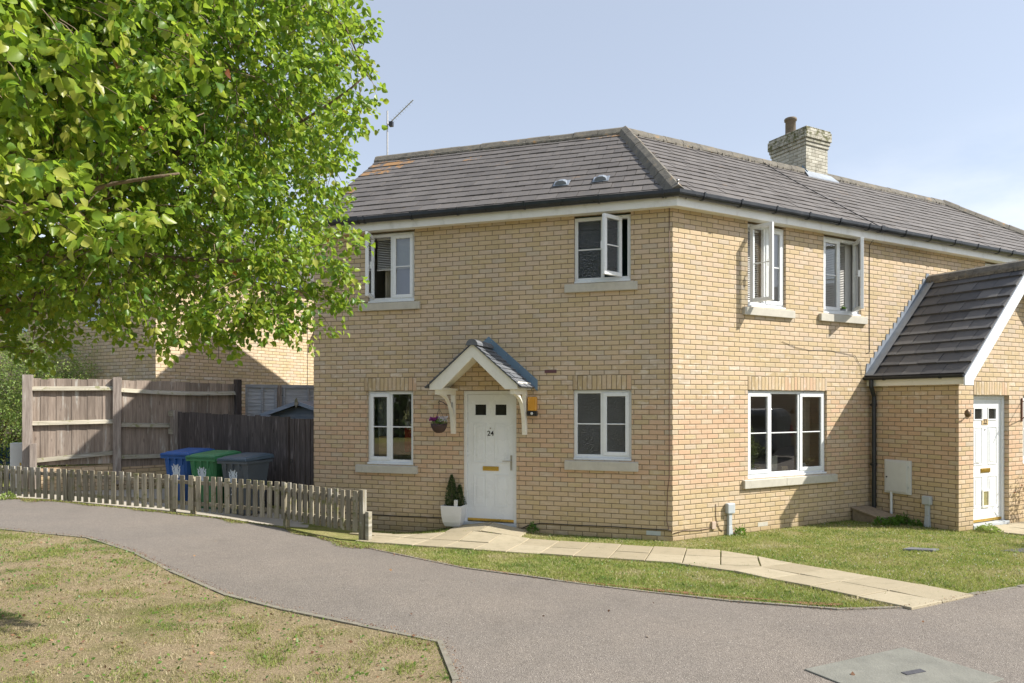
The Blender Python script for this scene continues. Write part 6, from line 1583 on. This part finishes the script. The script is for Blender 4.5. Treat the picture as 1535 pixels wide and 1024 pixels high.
# bare out some pockets so that the sky and dark depth show
hole = np.array([noise.noise(Vector(q)*1.15+Vector((9.3, 1.7, 4.2))) for q in Cq]); keep = hole > -.34+.1*(Cr > .9); Cq, Cv, Cr = Cq[keep], Cv[keep], Cr[keep]
extra = np.array([(-2.25, 2.95, 3.25), (-2.0, 2.8, 3.05), (-2.4, 2.7, 3.5), (-2.55, 3.0, 3.9), (-2.1, 3.1, 2.95), (-1.75, 3.1, 2.85), (-2.7, 3.1, 3.3), (-1.9, 4.4, 2.62), (-1.6, 4.5, 2.62), (-1.45, 4.6, 2.75), (-2.2, 4.5, 2.5), (-1.02, 4.75, 2.92), (-1.15, 4.8, 2.75), (-1.3, 4.7, 2.62), (-1.25, 4.5, 3.0), (-.95, 4.7, 3.2), (-1.95, 4.9, 2.42), (-2.0, 4.95, 2.33)])
extra[:, 0] -= .14*(extra[:, 0] > -1.5); extra = extra[extra[:, 2] > 2.45]; extra = np.concatenate([extra, np.array([(-1.75, 4.7, 2.62), (-1.9, 4.6, 2.6), (-1.55, 4.8, 2.72), (-1.4, 4.8, 2.9), (-1.35, 4.9, 3.1), (-1.6, 4.6, 3.0), (-2.1, 4.7, 2.55), (-1.5, 4.6, 2.6)])])
extra = np.concatenate([extra+RNG.normal(size=extra.shape)*.07 for _ in range(6)])
Cq = np.concatenate([Cq, extra]); Cv = np.concatenate([Cv, np.tile([.5, -.5, -.2], (len(extra), 1))]); Cr = np.concatenate([Cr, np.ones(len(extra))])
ok_ = ~((Cq[:, 0]/Cq[:, 1] > -.222) & (Cq[:, 2] < 3.45)); Cq, Cv, Cr = Cq[ok_], Cv[ok_], Cr[ok_]
mb = MB(); LPp = []; LD = []; LT = []
for q, v_, r_ in zip(Cq, Cv, Cr):
    k = int(np.argmin(((subs-q)**2).sum(1))); a = Vector(subs[k]); b = Vector(q)
    d_ = (b-a); L_ = d_.length
    if L_ > .16: a = b-d_.normalized()*.16+Vector((random.gauss(0, .02), random.gauss(0, .02), 0))
    mb.tube([a, a.lerp(b, .5)+Vector((0, 0, .01)), b], [.003, .0025, .0015], 3, cap=False)
    tw = Vector(v_)*.8+Vector((random.gauss(0, .4), random.gauss(0, .4), random.gauss(-.05, .35))); tw.normalize()
    Lt = random.uniform(.14, .30); nl = random.randint(13, 22); tb = random.gauss(0, .10)
    for i in range(nl):
        f_ = (i+random.random())/nl; p_ = b-tw*Lt*.5+tw*Lt*f_
        o_ = Vector((random.gauss(0, 1), random.gauss(0, 1), random.gauss(-.15, .8))).normalized()
        dd_ = (o_*.9+tw*.5+Vector((0, 0, -.45))).normalized(); pt = random.uniform(.015, .055)
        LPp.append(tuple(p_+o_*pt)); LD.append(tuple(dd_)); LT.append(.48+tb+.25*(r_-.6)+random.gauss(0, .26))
mb.build('twigs', 'bark', tree)
LPp, LD, LT = np.array(LPp), np.array(LD), np.array(LT); n_ = len(LPp)
LT = LT+.13*(LPp[:, 1] < 3.7)  # nearest leaves tinted lighter, sunlit clumps put into the colour
LT = np.where(RNG.random(n_) < .004, 1., np.clip(LT, 0, .97))
sz = RNG.uniform(.033, .058, n_)*np.where(LPp[:, 1] < 3.6, 1.25, 1.)
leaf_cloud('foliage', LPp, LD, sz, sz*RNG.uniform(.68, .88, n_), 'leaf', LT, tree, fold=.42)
print('leaves', n_)

# ---------------------------------------------------------------- shrubs at the left
def shrub(c_, rad_, n_cl, label, seed):
    root = thing('garden_shrub', label, 'shrub', tuple(c_))
    mb = MB(); c0 = Vector(c_)
    for k in range(16):
        v = Vector((random.gauss(0, .6), random.gauss(0, .6), 1)).normalized(); e_ = c0+Vector((v.x*rad_[0]*1.1, v.y*rad_[1]*1.1, v.z*rad_[2]*1.7))
        mb.tube([c0, c0.lerp(e_, .5)+Vector((0, 0, .15)), e_], [.03, .015, .004], 5)
    mb.build('stems', 'bark', root)
    v = unit(n_cl); r_ = RNG.random(n_cl)**.4; lump = np.array([noise.noise(Vector(q)*2.4+Vector((seed, 0, 0))) for q in v])
    cc = np.array(c_)+np.array([0, 0, rad_[2]])+v*np.array(rad_)*(r_*(1+.25*lump))[:, None]; cc = cc[cc[:, 2] > c_[2]+.1]
    m_ = 18; P_ = np.repeat(cc, m_, 0)+RNG.normal(size=(len(cc)*m_, 3))*.07; n_ = len(P_); D_ = unit(n_, .2)
    s_ = RNG.uniform(.03, .055, n_)
    leaf_cloud('foliage', P_, D_, s_, s_*.6, 'shrub', np.clip(np.repeat(RNG.random(len(cc))*.5, m_)+RNG.random(n_)*.52, 0, 1), root, verts6=False)
shrub((-11.4, 14.9, .3), (1.9, 1.2, 1.75), 1900, 'large yellow green shrub behind the left end of the tall fence', 1.)
shrub((-9.75, 14.6, .3), (1.0, .8, 1.62), 800, 'smaller leafy shrub in front of the pale blue window', 3.)

# ---------------------------------------------------------------- what the windows reflect: the other side of the close
def far_house(x, y, ang, w_, label):
    T = frame(x, y, .25, ang); root = thing('opposite_house', label, 'house', (x, y, .25))
    hl = [(1.2, 2.4, 1.0, 2.2), (4.6, 5.8, 1.0, 2.2), (1.2, 2.4, 3.4, 4.6), (4.6, 5.8, 3.4, 4.6), (3.0, 3.95, .1, 2.2)]
    mb = MB(); wallface(mb, 0, w_, -.3, 4.9, hl); mb.box(0, w_, .12, 7, -.3, 4.9, skip='ft'); mb.build('walls', 'brick', root, T)
    for h in hl[:4]: mb = MB(); ring(mb, h[0], h[1], h[2], h[3], .04, .1, .06); mb.box((h[0]+h[1])/2-.03, (h[0]+h[1])/2+.03, .04, .1, h[2], h[3]); q_ = mb.build('window', 'white', root, T); mb = MB(); pane(mb, h[0], h[1], h[2], h[3], .09); mb.build('pane', 'black_glass', q_, T)
    mb = MB(); mb.box(3.0, 3.95, .05, .1, .1, 2.2); mb.build('door', 'white', root, T)
    mb = MB(); mb.hexa([(-.2, -.3, 4.85), (w_+.2, -.3, 4.85), (w_+.2, 3.5, 7.1), (-.2, 3.5, 7.1), (-.2, -.3, 4.95), (w_+.2, -.3, 4.95), (w_+.2, 3.5, 7.25), (-.2, 3.5, 7.25)]); mb.face([(-.2, 3.5, 7.25), (w_+.2, 3.5, 7.25), (w_+.2, 7.3, 4.9), (-.2, 7.3, 4.9)]); mb.build('roof', 'tile', root, T)
far_house(24, 14, rad(-100), 9, 'brick house across the close, seen only as a reflection in the wide window')
far_house(-5, -17, rad(180), 17, 'brick house behind the viewpoint with white windows')
M['van_paint'] = simple('dark_grey_van_paint', (.13, .145, .17), .25, .05, 4, 0)
M['tail'] = simple('red_lamp', (.4, .02, .02), .3, .05, 4, 0)
T = frame(15.9, 6.4, .25, rad(-90)) @ Matrix.Diagonal((1, 1, .86, 1)); root = thing('parked_van', 'dark grey panel van reflected in the wide window', 'van', (15.9, 6.4, .25))
mb = MB(); mb.prism([(-2.2, .35), (2.3, .35), (2.35, .9), (1.5, 1.1), (.85, 1.75), (.4, 1.85), (-2.0, 1.88), (-2.2, 1.6)], -.9, .9, 'y'); mb.build('body', 'van_paint', root, T, bevel=.12)
mb = MB(); mb.face([(-1.95, -.91, 1.15), (-1.95, -.91, 1.6), (-1.1, -.91, 1.65), (-1.1, -.91, 1.15)]); mb.face([(.0, -.91, 1.15), (.0, -.91, 1.65), (.8, -.91, 1.65), (1.2, -.91, 1.15)]); mb.build('side_windows', 'black_glass', root, T)
for sx_ in (-1.4, 1.45):
    for sy_ in (-.85, .85):
        mb = MB(); mb.lathe([(0, -.1), (.32, -.1), (.34, 0), (.32, .1), (0, .1)], n=20); mb.build('wheel', 'black', root, T @ Matrix.Translation((sx_, sy_, .32)) @ Matrix.Rotation(rad(90), 4, 'X'))
mb = MB(); mb.box(-2.24, -2.19, .7, .88, .8, 1.25); mb.build('tail_lamp', 'tail', root, T)
n_ = 14000; k_ = RNG.uniform(-1.2, 1.25, n_); P_ = np.stack([-17-7*k_+RNG.normal(size=n_)*.35, -5+7*k_+RNG.normal(size=n_)*.35, RNG.uniform(.2, 5.2, n_)], 1)
o = leaf_cloud('added_hedge', P_, unit(n_), RNG.uniform(.3, .5, n_), RNG.uniform(.2, .34, n_), 'conifer', RNG.random(n_)*.5, verts6=False); tag(recentre(o, (-17, -5, .3)), 'tall unseen conifer hedge added behind the viewpoint to darken window reflections', 'hedge')  # unseen hedge added so the left facade windows reflect something dark
# shrub just outside the right edge, it throws the shadow lying on the lawn
shrub((8.9, 9.15, .2), (.55, .45, .75), 260, 'leafy shrub on the lawn beyond the right edge', 5.)

def edge_ok(x, y):
    if not (-9.5 < x < -1.9): return False
    if inside(ASPH, x, y): d_ = min(segd(x, y, Vector((*TOP[i], 0)), Vector((*TOP[i+1], 0))) for i in range(1, 8)); return d_ < .03+.16*max(0, noise.noise(Vector((x*1.7, y*1.7, 0)))+.25)*random.random()**.6*2
    return False
flecks('edge_moss', edge_ok, (-9.5, -1.9, 9, 12.3), 5200, 'grass', .02, (.25, .75))
flecks('edge_debris', edge_ok, (-9.5, -1.9, 9, 12.3), 2600, 'brown_leaf', .016, (.2, 1))
def grit_ok(x, y):
    if not inside(ASPH, x, y): return False
    return min(segd(x, y, Vector((*LOW[i], 0)), Vector((*LOW[i+1], 0))) for i in range(0, 10)) < .10*random.random() or min(segd(x, y, Vector((*TOP[i], 0)), Vector((*TOP[i+1], 0))) for i in range(5, 13)) < .08*random.random()
flecks('kerb_grit', grit_ok, (-7, 5, 3.6, 10), 3200, 'brown_leaf', .012, (.3, 1))
